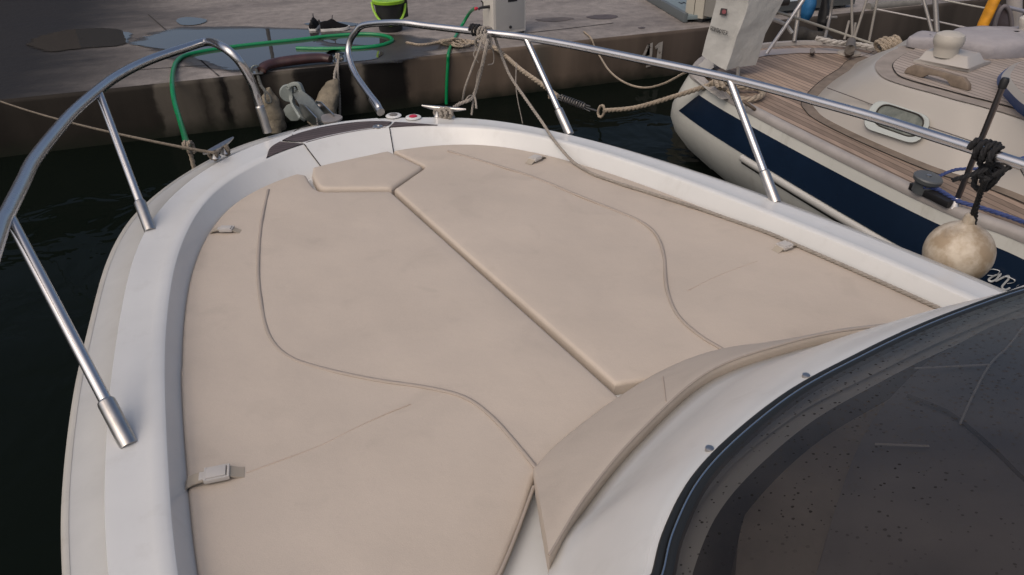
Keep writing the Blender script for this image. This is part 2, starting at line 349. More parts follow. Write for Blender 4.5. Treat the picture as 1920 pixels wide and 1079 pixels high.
# expansion joints cut in the quay top
jm = MB()
def strip(pts, wd, z):
    pts = [V(p) for p in pts]; rows = [[], []]
    for i, p in enumerate(pts):
        t = (pts[min(i+1, len(pts)-1)]-pts[max(0, i-1)]); t.z = 0; t.normalize(); x = V((-t.y, t.x, 0))
        for k, s in ((0, 1), (1, -1)):
            q = p+x*wd*s*(1+.4*noise.noise(p*9)); q.z = z; rows[k].append(q)
    return rows
for px in ([(278, 28), (345, 87), (411, 144)], [(255, 132), (345, 126), (450, 120)], [(985, 63), (1060, 55), (1150, 44)]):
    jm.grid(strip(resample([P(u, v, ZQ) for u, v in px], 14), .007, ZQ+.004))
tag(jm.build('quay_joint', GAP), kind='structure')
# puddles: thin sheets of water lying on damp concrete
DAMP = mat('damp_concrete', (.052, .045, .039), .45, var=.4, vscale=5, spec=.5)
PUD = mat('puddle_water', (.045, .043, .04), .015, spec=1.0, bump=.05, bscale=3, dist=.02)
def ragged(m, k=.9, sc_=7, lo=.32, hi=.5):
    """sheet fades out along a noisy edge: 'edge' attribute is 0 at the outline, 1 inside"""
    n = m.node_tree; L = n.links.new; b = n.nodes['Principled BSDF']; out = [x for x in n.nodes if x.type == 'OUTPUT_MATERIAL'][0]
    at = n.nodes.new('ShaderNodeAttribute'); at.attribute_name = 'edge'
    tc = n.nodes.new('ShaderNodeTexCoord'); mp = n.nodes.new('ShaderNodeMapping'); mp.inputs['Rotation'].default_value = (0, 0, -math.atan2(QA.y, QA.x)); mp.inputs['Scale'].default_value = (.55, 1.5, 1); L(tc.outputs['Object'], mp.inputs[0])
    t = n.nodes.new('ShaderNodeTexNoise'); t.inputs['Scale'].default_value = sc_; t.inputs['Detail'].default_value = 6; t.inputs['Roughness'].default_value = .6; L(mp.outputs[0], t.inputs[0])
    a = n.nodes.new('ShaderNodeMath'); a.operation = 'MULTIPLY_ADD'; a.inputs[1].default_value = k; L(t.outputs[0], a.inputs[0]); L(at.outputs['Fac'], a.inputs[2])
    sb = n.nodes.new('ShaderNodeMapRange'); sb.inputs[1].default_value = k*.5+lo; sb.inputs[2].default_value = k*.5+hi; L(a.outputs[0], sb.inputs[0])
    tr = n.nodes.new('ShaderNodeBsdfTransparent'); mx = n.nodes.new('ShaderNodeMixShader'); L(sb.outputs[0], mx.inputs[0]); L(tr.outputs[0], mx.inputs[1]); L(b.outputs[0], mx.inputs[2]); L(mx.outputs[0], out.inputs[0])
    return m
ragged(DAMP, 1.0, 4, .05, .3); ragged(PUD, 1.0, 5, .06, .24)
def sheet(name, px, z, m, amp=.02, kind='structure'):
    pts = cr([P(u, v, ZQ) for u, v in px], 8, True); pts = resample(pts, 90, True)
    c = sum(pts, V())/len(pts); ks = [1.12, 1.0, .88, .76, .62, .4, .02]
    rows = [[V(((c+(p-c)*k).x, (c+(p-c)*k).y, z)) for p in pts] for k in ks]
    o = MB().grid(rows, cu=True).build(name, m)
    at = o.data.attributes.new('edge', 'FLOAT', 'POINT')
    for i, v_ in enumerate(o.data.vertices):
        at.data[i].value = min(1, max(0, 0.0))
    rad = {}
    for i, v_ in enumerate(o.data.vertices):
        q = V(v_.co)
        # recover the ring index from the build order (vertices stay in order)
        at.data[i].value = min(1.0, (i//90)*.26)
    return tag(o, kind=kind)
sheet('damp_patch', [(410, 132), (345, 112), (300, 96), (270, 78), (330, 56), (420, 52), (520, 54), (620, 60), (700, 64), (760, 68), (815, 84), (785, 104), (740, 113), (700, 117), (600, 123), (480, 134)], ZQ+.004, DAMP, .05)
sheet('puddle', [(402, 120), (360, 106), (318, 94), (262, 84), (300, 66), (345, 58), (420, 57), (480, 58), (565, 60), (600, 68), (590, 80), (612, 92), (622, 104), (570, 113), (480, 126), (430, 130)], ZQ+.008, PUD, .025)
sheet('puddle', [(612, 112), (622, 97), (690, 96), (715, 100), (700, 112), (640, 117)], ZQ+.008, PUD, .02)
sheet('puddle', [(625, 82), (600, 74), (640, 71), (700, 71), (722, 78), (690, 86)], ZQ+.008, PUD, .02)
sheet('puddle', [(60, 80), (110, 62), (180, 56), (236, 62), (228, 84), (150, 92), (90, 96)], ZQ+.008, PUD, .03)
sheet('puddle', [(575, 46), (620, 42), (668, 46), (660, 50), (600, 50)], ZQ+.008, PUD, .01)
sheet('puddle', [(330, 40), (350, 34), (385, 38), (375, 46), (345, 48)], ZQ+.008, PUD, .01)
STN = ragged(mat('stain', (.085, .066, .062), .6, var=.3, vscale=12))
sheet('stain', [(1098, 32), (1130, 28), (1158, 30), (1150, 36), (1115, 37)], ZQ+.004, STN, .03)
sheet('stain', [(1196, 53), (1206, 51), (1210, 53), (1203, 55)], ZQ+.004, STN, .01)
sheet('stain', [(1000, 38), (1050, 33), (1078, 36), (1040, 42)], ZQ+.004, ragged(mat('stain_faint', (.12, .1, .09), .7, var=.3)), .03)

# painted berth number 41 on the wall, tilted paint 4 mm proud
pm = MB(); PNT = mat('number_paint', (.30, .28, .25), .7, col2=(.13, .105, .085), vscale=22, thr=(.38, .5))
def wallP(u, v, o=.02): return Ppl(u, v, Q(0, -o, 0), QB)
for poly in ([(1214, 84), (1224, 80), (1222, 124), (1211, 127)], [(1214, 84), (1219, 84), (1206, 112), (1200, 113)],
             [(1200, 113), (1229, 108), (1229, 114), (1199, 119)], [(1235, 81), (1243, 78), (1239, 121), (1229, 123)], [(1228, 88), (1235, 81), (1236, 88), (1229, 93)]):
    pm.add([wallP(u, v) for u, v in poly], [tuple(range(len(poly)))])
o = pm.build('berth_number', PNT); tag(o, 'faded pale number 41 painted on the brown quay wall', 'number')

# ================================================================ MOTOR BOAT
boat = thing('motor_boat', B(1, 0, 0), 'white motor boat seen over its foredeck, steel bow rail and beige sunpad', 'boat')
outer = [(-1.6, -.98), (-.6, -1.04), (.2, -1.055), (1.016, -1.04), (1.245, -1.026), (1.524, -.988), (1.685, -.956), (1.80, -.933), (2.057, -.877), (2.246, -.817), (2.397, -.745), (2.574, -.612), (2.69, -.487),
         (2.775, -.37), (2.825, -.23), (2.85, -.1), (2.855, 0), (2.83, .12), (2.78, .24), (2.715, .35), (2.65, .46), (2.56, .56), (2.42, .665), (2.24, .757), (2.0, .85), (1.686, .935), (1.425, .986), (1.2, 1.019), (1.02, 1.041), (.7, 1.065), (0, 1.075), (-.8, 1.06), (-1.6, 1.0)]
innerh = [(-1.6, .86), (-.6, .92), (.3, .905), (.892, .88), (1.112, .857), (1.425, .815), (1.643, .776), (1.916, .711), (2.118, .639), (2.27, .565), (2.39, .475), (2.50, .33), (2.572, .177)]
inner = [(s, -w_) for s, w_ in innerh]+[(2.60, 0)]+[(s, w_) for s, w_ in innerh[::-1]]
def curve2(pts): return cr([V((s, w_, 0)) for s, w_ in pts], 14)
def smoothp(p, k):
    for _ in range(k): p = [p[0]]+[(p[i-1]+p[i]*2+p[i+1])/4 for i in range(1, len(p)-1)]+[p[-1]]
    return p
oc = smoothp(resample(curve2(outer), 400), 14); ic = smoothp(resample(curve2(inner), 400), 30)
NS = 420
# parametrise both by angle around a point well aft so stations match across the deck
def by_angle(c, ns=NS):
    # station function: fraction of "s-distance to bow" per side
    c = resample(c, 3000); mid = min(range(len(c)), key=lambda i: -c[i].x)
    mid = min(range(len(c)), key=lambda i: abs(c[i].y)+(0 if c[i].x > 2 else 9))
    port = c[:mid+1][::-1]; stb = c[mid:]
    def half(h):
        L = [0]
        for a, b in zip(h, h[1:]): L.append(L[-1]+(b-a).length)
        out = []; j = 0
        for i in range(ns//2+1):
            t = L[-1]*((i/(ns//2))**1.35)
            while j < len(L)-2 and L[j+1] < t: j += 1
            out.append(h[j].lerp(h[j+1], (t-L[j])/(L[j+1]-L[j])))
        return out
    p = half(port); s = half(stb)
    return p[::-1]+s[1:]
OC = by_angle(oc); IC = by_angle(ic); NP = len(OC)
def S(i, k, z):
    a = OC[i]; b = IC[i]; p = a.lerp(b, k); return B(p.x, p.y, z)
def rowS(k, z): return [S(i, k, z) for i in range(NP)]
def offset_in(c, d):
    out = []
    for i, p in enumerate(c):
        t = (c[min(i+1, len(c)-1)]-c[max(i-1, 0)]).normalized(); out.append(p+V((-t.y, t.x, 0))*d)
    return out
def wallc(f, e=0):
    # coaming face: steep along the sides, laid back at the bow
    out = []
    for i, p in enumerate(IC):
        t = (IC[min(i+1, len(IC)-1)]-IC[max(i-1, 0)]).normalized(); g = math.exp(-(p.y/.40)**2) if p.x > 1.5 else 0
        d = f*(.030+.106*g)+e
        out.append(p+V((-t.y, t.x, 0))*d)
    return out
WALL = ((0.0, 1.1995), (.03, 1.1975), (.10, 1.190), (.6, 1.151), (1.0, 1.118))
# hull side and rim
MB().grid([rowS(k, z) for k, z in ((2.1, -.25), (1.3, .25), (.55, .85), (.14, 1.09), (.06, 1.125))]).build('hull', HULLW, boat)
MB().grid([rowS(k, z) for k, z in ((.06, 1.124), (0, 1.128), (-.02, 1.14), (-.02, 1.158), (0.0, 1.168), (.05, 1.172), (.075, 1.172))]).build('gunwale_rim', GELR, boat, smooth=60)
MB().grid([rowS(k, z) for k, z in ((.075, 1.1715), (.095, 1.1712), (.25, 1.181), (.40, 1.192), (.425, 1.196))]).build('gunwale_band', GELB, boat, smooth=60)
# deck and inner coaming: rows past the inner edge use a true inward offset
dr = [rowS(k, z) for k, z in ((.425, 1.1958), (.435, 1.199), (.6, 1.2), (.80, 1.2005), (.84, 1.2025), (.89, 1.2035), (.95, 1.203), (.985, 1.2012))]
for d, z in WALL:
    dr.append([B(p.x, p.y, z) for p in wallc(d)])
MB().grid(dr).build('deck', GEL, boat, smooth=28)
# sunpad floor
fl = [B(p.x, p.y, 1.121) for p in wallc(1.0, -.003)]
MB().add(fl, [tuple(range(len(fl)))]).build('foredeck_floor', GEL, boat)
# anchor locker lid: panel 3 mm proud between two dark gaps, wrapping over the coaming
def idx_w(wv): return min(range(NP), key=lambda i: abs(IC[i].y-wv)+(0 if IC[i].x > 2 else 9))
il, ir = idx_w(-.150), idx_w(.176)
def patch(i0, i1, ks, off=0, zoff=.003):
    rows = []
    for k, z in ks: rows.append([S(i, k, z+zoff) for i in range(i0, i1+1)])
    for d, z in WALL:
        q = wallc(d, off+.001); rows.append([B(q[i].x, q[i].y, z+zoff) for i in range(i0, i1+1)])
    return rows
MB().grid(patch(il, ir, ((.44, 1.2), (.6, 1.2), (.80, 1.2005), (.955, 1.2035), (.985, 1.2015)), .003)).build('anchor_locker_lid', GEL, boat, smooth=70)
for i in (il, ir):
    col_ = [r_[0] for r_ in patch(i, i, ((.985, 1.2015),), .002, .0022)]
    MB().tube(col_, .0021, 6).build('lid_gap', GAP, boat)
# teak inlay crescents
ti = [p for p in offset_in(IC, -.006) if p.x > 2.3 and -.31 < p.y < .345]
tm_out = cr([ti[0]-V((.002, 0, 0)), V((2.60, -.27, 0)), V((2.65, -.215, 0)), V((2.694, -.134, 0)), V((2.710, -.01, 0)), V((2.678, .13, 0)), V((2.60, .236, 0)), ti[-1]+V((.002, 0, 0))], 14)
to = resample(tm_out, len(ti)); 
TEAKL = lined('teak_inlay', (.085, .066, .066), (.02, .017, .016), tuple(Hh*1.0+Nn*.12), .021, .16, var=.35)
for a, b_i in ((-.40, -.1505), (-.1475, .1735), (.1765, .4)):
    r1 = [p for p in ti]; sel = [j for j, p in enumerate(ti) if a < p.y < b_i]
    rows = []
    for f in (0, .25, .5, .75, 1): rows.append([B(*(ti[j].lerp(to[j], f).xy), 1.2062 if -.15 < ti[j].y < .175 else 1.2056) for j in sel])
    rows = [[B(*(ti[j].lerp(to[j], 0).xy), 1.203) for j in sel]]+rows+[[B(*(ti[j].lerp(to[j], 1).xy), 1.198) for j in sel]]
    MB().grid(rows).build('teak_inlay', TEAKL, boat, smooth=50)
# lid outline groove on the side deck
MB().tube(cr([P(548, 262, 1.2005), P(550, 249, 1.2005), P(562, 241, 1.2005), P(585, 233, 1.2), P(603, 229, 1.199)], 8), .0016, 6).build('lid_seam', GAP, boat)
# latch plate on the teak
lp = P(708, 238, 1.2065)
MB().lathe([(.019, 0), (.019, .002), (.016, .0035), (.009, .0035), (.008, .001), (.0, .001)], lp, n=28).build('latch_ring', STEELR, boat)
# deck fillers with coloured caps
for u, v, m in ((738, 218, mat('cap_grey', (.14, .13, .12), .4)), (775, 221, REDP)):
    c = P(u, v, 1.203)
    f_ = MB().lathe([(.031, 0), (.031, .003), (.027, .0055), (.019, .006), (.018, .004), (0, .004)], c, n=32).build('deck_filler', GEL, boat)
    MB().lathe([(.0155, .004), (.0155, .008), (.011, .010), (0, .010)], c, n=24).build('filler_cap', m, f_)
# horn cleats
for nm, a, b, ropeq in (('p', P(382, 292, 1.228), P(438, 261, 1.232), 0), ('s', P(791, 201, 1.232), P(874, 208, 1.229), 1)):
    c = (a+b)/2; d = (b-a)/2; pts = [c+d*t+V((0, 0, -0.006*(1-t*t)+.006)) for t in np.linspace(-1, 1, 17)]
    m = MB().tube(pts, [.003+.0075*(1-abs(t)**2.2) for t in np.linspace(-1, 1, 17)], 12)
    for s in (-.3, .3):
        q = c+d*s; m.lathe([(.017, 1.20-q.z), (.011, 1.212-q.z), (.009, 0)], q, n=16)
    m.build('mooring_cleat', STEELR, boat)
# rail
def dens(p, n=8): return cr(p, n)
RZ = 1.49
stb_px = [(708, 42), (748, 43), (800, 49), (922, 63), (985, 70.5), (1080, 87), (1196, 110.5), (1288, 129.5), (1367, 147), (1450, 168), (1520, 187), (1641, 221), (1761, 259), (1852, 288), (1920, 310)]
rs = [PW(712, 208, .225), PW(707, 196, .227), PW(690, 174, .232), PW(666, 139, .245), PW(654, 106, .262), PW(655, 81, .28), PW(667, 60, .305), PW(685, 47, .335)]
rs = rs+[P(u, v, RZ) for u, v in stb_px[1:]]+[B(.3, 1.05, RZ), B(-.4, 1.05, RZ-.03)]
rs_tr = [PW(u, v, w_) for u, v, w_ in ((690, 174, .232),)]
port_px = [(389, 79), (348, 90), (278, 114), (222, 142), (181, 172), (139, 209), (106, 246), (64, 300), (42, 344), (16, 396), (0, 432)]
rp = [PW(500, 243, -.229), PW(495, 225, -.230), PW(480, 178, -.24), PW(467, 145, -.26), PW(445, 111, -.29), PW(417, 88, -.32)]+[P(u, v, RZ) for u, v in port_px]+[B(1.35, -1.05, RZ), B(.8, -1.07, RZ), B(.1, -1.06, RZ-.02)]
TR = .0136
MB().tube(dens(rs), TR, 16).build('bow_rail', STEEL, boat, smooth=80)
MB().tube(dens(rp), .0158, 16).build('bow_rail', STEEL, boat, smooth=80)
def stanchion(base, top, start=.0):
    d = (top-base).normalized(); o = MB().tube([base+d*.03, top], .0118, 16).build('stanchion', STEEL, boat, smooth=80)
    foot(base, d, o); return o
def foot(base, d, par):
    MB().lathe([(.0166, -.012), (.0166, .090), (.0155, .094), (.0125, .096)], base, d, 20).build('stanchion_foot', STEELR, par, smooth=50)
def onrail(u, v, pts):
    best = None
    for a in pts:
        dd = V(a)-V(CP); w_ = dd.dot(V(fw)); x = 960+FPX*dd.dot(V(RT))/w_; y = 539.5-FPX*dd.dot(V(UP))/w_
        e = (x-u)**2+(y-v)**2
        if best is None or e < best[0]: best = (e, a)
    return best[1]
RS = dens(rs, 30); RP = dens(rp, 30)
stanchion(P(1066, 247, 1.2), onrail(985, 70.5, RS)); stanchion(P(1452, 374, 1.2), onrail(1367, 147, RS))
stanchion(P(280, 428, 1.2), onrail(184, 170, RP)); stanchion(P(238, 828, 1.2), onrail(14, 400, RP))
stanchion(B(.35, .93, 1.2), onrail(1920, 310, RS)+V(Nn)*0.0)
for pts, k in ((rs, 0), (rp, 0)):
    d = (pts[2]-pts[0]).normalized()
    MB().lathe([(.0170, -.012), (.0170, .085), (.016, .09), (.0135, .092)], pts[0], d, 20).build('rail_foot', STEELR, boat, smooth=50)
# bow roller cheeks + fairlead
m = MB()
for wv in (-.035, .035):
    prof = [(2.80, 1.17), (2.80, 1.215), (2.95, 1.225), (3.02, 1.21), (3.03, 1.18), (2.98, 1.16)]
    m.prism([B(s, wv, z) for s, z in prof], Nn*.005)
m.tube([B(2.99, -.034, 1.192), B(2.99, .036, 1.192)], .016, 14)
m.build('bow_roller', STEELR, boat, smooth=40)
MB().prism(cr([P(u, v, 1.20) for u, v in ((604, 219), (624, 216), (642, 221), (634, 229), (607, 232))], 5, True), V((0, 0, .006))).build('fairlead_plate', mat('fairlead', (.22, .2, .185), .4, var=.3, vscale=30), boat)

# cabin front, bolster slope, windscreen
lowpx = [(1030, 1055), (1100, 940), (1200, 820), (1330, 705), (1480, 650), (1600, 625), (1740, 612)]
wspx = [(1195, 1180), (1222, 1079), (1243, 1000), (1292, 905), (1370, 822), (1480, 737), (1600, 672), (1700, 624), (1800, 584), (1920, 544), (2040, 520)]
ZB, ZW = 1.262, 1.50
low = [P(u, v, ZB) for u, v in lowpx]; ws = [P(u, v, ZW) for u, v in wspx]
lowc = cr([B(-.3, -.74, 1.20)]+[B(.3, -.585, 1.235)]+low+[P(1800, 596, ZB), B(.45, .72, ZB), B(.2, .76, 1.25), B(-.3, .80, 1.2)], 10)
wsc = cr([B(-.25, -.50, ZW), B(.05, -.50, ZW)]+ws+[B(.2, .62, ZW), B(-.3, .66, ZW)], 10)
A_ = resample(lowc, 90); Z_ = resample(wsc, 90)
# foot of the cabin front: pulled forward and down under the bolster
topb = [P(u, v, 1.150) for u, v in ((1000, 890), (1050, 830), (1150, 750), (1250, 690), (1360, 655))]
rows = []
cb = B(.1, .1, 0)
def push(p, d, z):
    v = V((p.x-cb.x, p.y-cb.y, 0)).normalized(); return V((p.x+v.x*d, p.y+v.y*d, z))
rows.append([push(p, .012, 1.125) for p in A_])
rows.append([push(p, .004, 1.19) for p in A_])
rows.append([push(p, .0, ZB-.016) for p in A_])
for f, z in ((.12, 1.268), (.3, 1.322), (.5, 1.385), (.7, 1.440), (.88, 1.480), (1.0, 1.494), (1.12, 1.49)):
    rows.append([V(((a.lerp(b, f)).x, (a.lerp(b, f)).y, z)) for a, b in zip(A_, Z_)])
MB().grid(rows).build('cabin_front', GEL, boat, smooth=60)
# windscreen: dark tinted acrylic rising aft
def gm():
    m = bpy.data.materials.new('tinted_acrylic'); m.use_nodes = True; n = m.node_tree; L = n.links.new; n.nodes.clear()
    out = n.nodes.new('ShaderNodeOutputMaterial'); tr = n.nodes.new('ShaderNodeBsdfTransparent'); tr.inputs[0].default_value = (.50, .49, .475, 1)
    gl = n.nodes.new('ShaderNodeBsdfGlossy'); gl.inputs['Roughness'].default_value = .06; gl.inputs[0].default_value = (.88, .82, .78, 1)
    fr = n.nodes.new('ShaderNodeFresnel'); fr.inputs[0].default_value = 1.42
    mx = n.nodes.new('ShaderNodeMixShader'); L(fr.outputs[0], mx.inputs[0]); L(tr.outputs[0], mx.inputs[1]); L(gl.outputs[0], mx.inputs[2])
    # dried spray: fine haze plus dark dirt spots
    df = n.nodes.new('ShaderNodeBsdfDiffuse'); tc = n.nodes.new('ShaderNodeTexCoord')
    nz = n.nodes.new('ShaderNodeTexNoise'); nz.inputs['Scale'].default_value = 6; nz.inputs['Detail'].default_value = 6; L(tc.outputs['Object'], nz.inputs[0])
    df.inputs[0].default_value = (.22, .19, .16, 1)
    mr = n.nodes.new('ShaderNodeMapRange'); mr.inputs[1].default_value = .35; mr.inputs[2].default_value = .75; mr.inputs[3].default_value = .04; mr.inputs[4].default_value = .15; L(nz.outputs[0], mr.inputs[0])
    m2 = n.nodes.new('ShaderNodeMixShader'); L(mr.outputs[0], m2.inputs[0]); L(mx.outputs[0], m2.inputs[1]); L(df.outputs[0], m2.inputs[2])
    vo = n.nodes.new('ShaderNodeTexVoronoi'); vo.inputs['Scale'].default_value = 150; L(tc.outputs['Object'], vo.inputs['Vector'])
    vn = n.nodes.new('ShaderNodeTexNoise'); vn.inputs['Scale'].default_value = 140; L(tc.outputs['Object'], vn.inputs[0])
    sx = n.nodes.new('ShaderNodeSeparateColor'); L(vo.outputs['Color'], sx.inputs[0])
    th = n.nodes.new('ShaderNodeMapRange'); th.inputs[1].default_value = .25; th.inputs[2].default_value = 1.0; th.inputs[3].default_value = 0.0; th.inputs[4].default_value = .27; L(sx.outputs[0], th.inputs[0])
    wob = n.nodes.new('ShaderNodeMath'); wob.operation = 'MULTIPLY_ADD'; wob.inputs[1].default_value = .6; L(vn.outputs[0], wob.inputs[0]); L(vo.outputs['Distance'], wob.inputs[2])
    sb2 = n.nodes.new('ShaderNodeMath'); sb2.operation = 'SUBTRACT'; sb2.inputs[1].default_value = .30; L(wob.outputs[0], sb2.inputs[0])
    lt = n.nodes.new('ShaderNodeMath'); lt.operation = 'LESS_THAN'; L(sb2.outputs[0], lt.inputs[0]); L(th.outputs[0], lt.inputs[1])
    dk = n.nodes.new('ShaderNodeBsdfDiffuse'); dk.inputs[0].default_value = (.012, .011, .01, 1)
    # clear droplets bend the reflection
    v3 = n.nodes.new('ShaderNodeTexVoronoi'); v3.inputs['Scale'].default_value = 110; L(tc.outputs['Object'], v3.inputs['Vector'])
    dr_ = n.nodes.new('ShaderNodeMapRange'); dr_.inputs[1].default_value = .05; dr_.inputs[2].default_value = .30; dr_.inputs[3].default_value = 1; dr_.inputs[4].default_value = 0; L(v3.outputs['Distance'], dr_.inputs[0])
    bp_ = n.nodes.new('ShaderNodeBump'); bp_.inputs['Strength'].default_value = .35; bp_.inputs['Distance'].default_value = .002; L(dr_.outputs[0], bp_.inputs['Height']); L(bp_.outputs[0], gl.inputs['Normal'])
    m3 = n.nodes.new('ShaderNodeMixShader'); dn = n.nodes.new('ShaderNodeTexNoise'); dn.inputs['Scale'].default_value = 5; dn.inputs['Detail'].default_value = 2; L(tc.outputs['Object'], dn.inputs[0])
    dm = n.nodes.new('ShaderNodeMapRange'); dm.inputs[1].default_value = .42; dm.inputs[2].default_value = .60; dm.inputs[3].default_value = .15; dm.inputs[4].default_value = .85; L(dn.outputs[0], dm.inputs[0])
    dmm = n.nodes.new('ShaderNodeMath'); dmm.operation = 'MULTIPLY'; L(lt.outputs[0], dmm.inputs[0]); L(dm.outputs[0], dmm.inputs[1])
    L(dmm.outputs[0], m3.inputs[0]); L(m2.outputs[0], m3.inputs[1]); L(dk.outputs[0], m3.inputs[2])
    L(m3.outputs[0], out.inputs[0]); return m
def inw(p, d, z):
    v = V((p.x-cb.x, p.y-cb.y, 0)).normalized(); 
    v = (v*.45+Hh*.75).normalized(); return V((p.x-v.x*d, p.y-v.y*d, z))
screen = MB().tube([inw(p, .0055, ZW+.005) for p in resample(wsc, 220)], .0058, 12).build('windscreen_seal', RUB, boat, smooth=80)
MB().tube([inw(p, .0185, ZW+.010) for p in resample(wsc, 220)], .0062, 12).build('windscreen_seal_inner', RUB, boat, smooth=80)
MB().tube([inw(p, .0118, ZW+.012) for p in resample(wsc, 220)], .0016, 8).build('windscreen_trim', CHROME, boat, smooth=80)
Wr = resample(wsc, 140); rows = []
for f in (0, .03, .08, .16, .26, .38, .5):
    rows.append([inw(p, f+.012, ZW+.012+f*.33) for p in Wr])
MB().grid(rows).build('windscreen', gm(), boat, smooth=180)
# dashboard seen through the screen
DASH = mat('dash_vinyl', (.30, .265, .235), .7, var=.45, vscale=5, bump=.3, bscale=60)
COWL = mat('dash_cowl', (.17, .165, .18), .6, var=.2, vscale=5)
MB().grid([[inw(p, d, z) for p in Wr] for d, z in ((-.01, 1.487), (.02, 1.486), (.042, 1.478))]).build('screen_ledge', GEL, boat)
well = [[inw(p, d, z) for p in Wr] for d, z in ((.042, 1.478), (.06, 1.42), (.09, 1.28))]
MB().grid(well).build('screen_well', mat('well_dark', (.05, .047, .045), .7), boat)
dpx = [(1375, 1200), (1380, 1079), (1392, 980), (1430, 890), (1490, 820), (1550, 775), (1640, 715), (1720, 672), (1800, 628), (1900, 585), (2100, 560)]
dp = cr([P(u, v, 1.44) for u, v in dpx], 8); dz = [V((0, 0, -.15))]
back = [B(-.6+.0*i, -.3+.011*i, 1.44) for i in range(len(dp))]
MB().grid([[p+V((0, 0, -.2)) for p in dp], [p+V((0, 0, -.006)) for p in dp], [p.lerp(b, .03)+V((0, 0, .004)) for p, b in zip(dp, back)], [p.lerp(b, .5)+V((0, 0, .01)) for p, b in zip(dp, back)], back]).build('dashboard', DASH, boat, smooth=50)
cpx = [(1480, 1200), (1530, 1079), (1565, 960), (1600, 860), (1636, 790), (1680, 735), (1742, 676), (1800, 635), (1870, 600), (2000, 585)]
cpp = cr([P(u, v, 1.475) for u, v in cpx], 8); back = [B(-.6, -.2+.011*i, 1.5) for i in range(len(cpp))]
MB().grid([[p+V((0, 0, -.05)) for p in cpp], [p for p in cpp], [p.lerp(b, .03)+V((0, 0, .012)) for p, b in zip(cpp, back)], [p.lerp(b, .5)+V((0, 0, .02)) for p, b in zip(cpp, back)], back]).build('instrument_cowl', COWL, boat, smooth=50)
tw_ = MB()
for px in ([(1715, 691), (1780, 688), (1856, 684)], [(1920, 612), (1890, 650), (1856, 684), (1825, 740), (1800, 795)], [(1640, 833), (1690, 835), (1742, 837)]):
    tw_.tube(cr([P(u, v, 1.497) for u, v in px], 6), .0016, 6)
tw_.build('cowl_trim', mat('trim_pale', (.45, .43, .42), .5), boat)
MB().tube(cr([P(u, v, 1.494) for u, v in ((1700, 742), (1770, 770), (1820, 805), (1870, 850), (1920, 900), (1990, 960))], 8), .003, 6).build('cowl_seam', GAP, boat)
# snap studs
for u, v in ((1327, 860), (1507, 722), (1691, 642)):
    c = P(u, v, 1.47); MB().lathe([(.0065, -.005), (.0065, .005), (.004, .009), (.0055, .013), (.0055, .019), (0, .021)], c, n=14).build('snap_stud', STEELR, boat)

# ---------------------------------------------------------------- cushions
def poly_cushion(name, pts2, ztop, zbot, parent, r=.010, crown=.006, mat_=CUSH, zf=None):
    """pts2 closed polygon (s,w), dense; rounded slab"""
    pts = [V((a, b, 0)) for a, b in pts2]
    area = sum(p.x*q.y-q.x*p.y for p, q in zip(pts, pts[1:]+pts[:1]))
    if area < 0: pts = pts[::-1]
    n = len(pts)
    def inset(d):
        out = []
        for i, p in enumerate(pts):
            t1 = (p-pts[i-1]).normalized(); t2 = (pts[(i+1) % n]-p).normalized(); n1 = V((-t1.y, t1.x, 0)); n2 = V((-t2.y, t2.x, 0))
            m = (n1+n2); m = m.normalized() if m.length > 1e-6 else n1; out.append(p+m*d/max(.5, m.dot(n1)))
        return out
    rings = [(0.0, zbot), (0, ztop-r), (r*.13, ztop-r*.5), (r*.5, ztop-r*.13), (r, ztop)]
    bm = bmesh.new(); R_ = []
    for d, z in rings:
        R_.append([bm.verts.new(B(p.x, p.y, z if zf is None else zf(p, z))) for p in inset(d)])
    for a, b in zip(R_, R_[1:]):
        for i in range(n): bm.faces.new((a[i], a[(i+1) % n], b[(i+1) % n], b[i]))
    from mathutils.geometry import delaunay_2d_cdt
    rim2 = inset(r); xs = [p.x for p in rim2]; ys = [p.y for p in rim2]
    def inside(x, y):
        c = False
        for i in range(n):
            a, b = rim2[i-1], rim2[i]
            if (a.y > y) != (b.y > y) and x < (b.x-a.x)*(y-a.y)/(b.y-a.y)+a.x: c = not c
        return c
    ext = []; gs_ = .03
    for ix in range(int((max(xs)-min(xs))/gs_)+1):
        for iy in range(int((max(ys)-min(ys))/gs_)+1):
            x, y = min(xs)+(ix+.5+.2*math.sin(iy*7.1))*gs_, min(ys)+(iy+.5+.2*math.sin(ix*5.3))*gs_
            if inside(x, y) and min((x-q.x)**2+(y-q.y)**2 for q in rim2) > .00018: ext.append((x, y))
    ov, _, of_, ovo, _, _ = delaunay_2d_cdt([V((p.x, p.y)) for p in rim2]+[V(q) for q in ext], [(i, (i+1) % n) for i in range(n)], [], 1, 1e-5)
    nv = []
    for q, orig in zip(ov, ovo):
        k = orig[0] if orig else -1
        if 0 <= k < n: nv.append(R_[-1][k])
        else:
            de = min(1, math.sqrt(min((q.x-e.x)**2+(q.y-e.y)**2 for e in rim2))/.06)
            zz = ztop+de*(crown*.35+.0022*noise.noise(V((q.x*6, q.y*6, 3)))+.0012*noise.noise(V((q.x*17, q.y*17, 8))))
            nv.append(bm.verts.new(B(q.x, q.y, zz)))
    for tri in of_:
        try: bm.faces.new([nv[k] for k in tri])
        except ValueError: pass
    bmesh.ops.recalc_face_normals(bm, faces=bm.faces)
    me = bpy.data.meshes.new(name); bm.to_mesh(me); bm.free()
    for p in me.polygons: p.use_smooth = True
    o = bpy.data.objects.new(name, me); COL.objects.link(o); me.materials.append(mat_); me.set_sharp_from_angle(angle=math.radians(50))
    if parent: o.parent = parent; o.matrix_parent_inverse = Matrix.Translation(-parent.location)
    return o
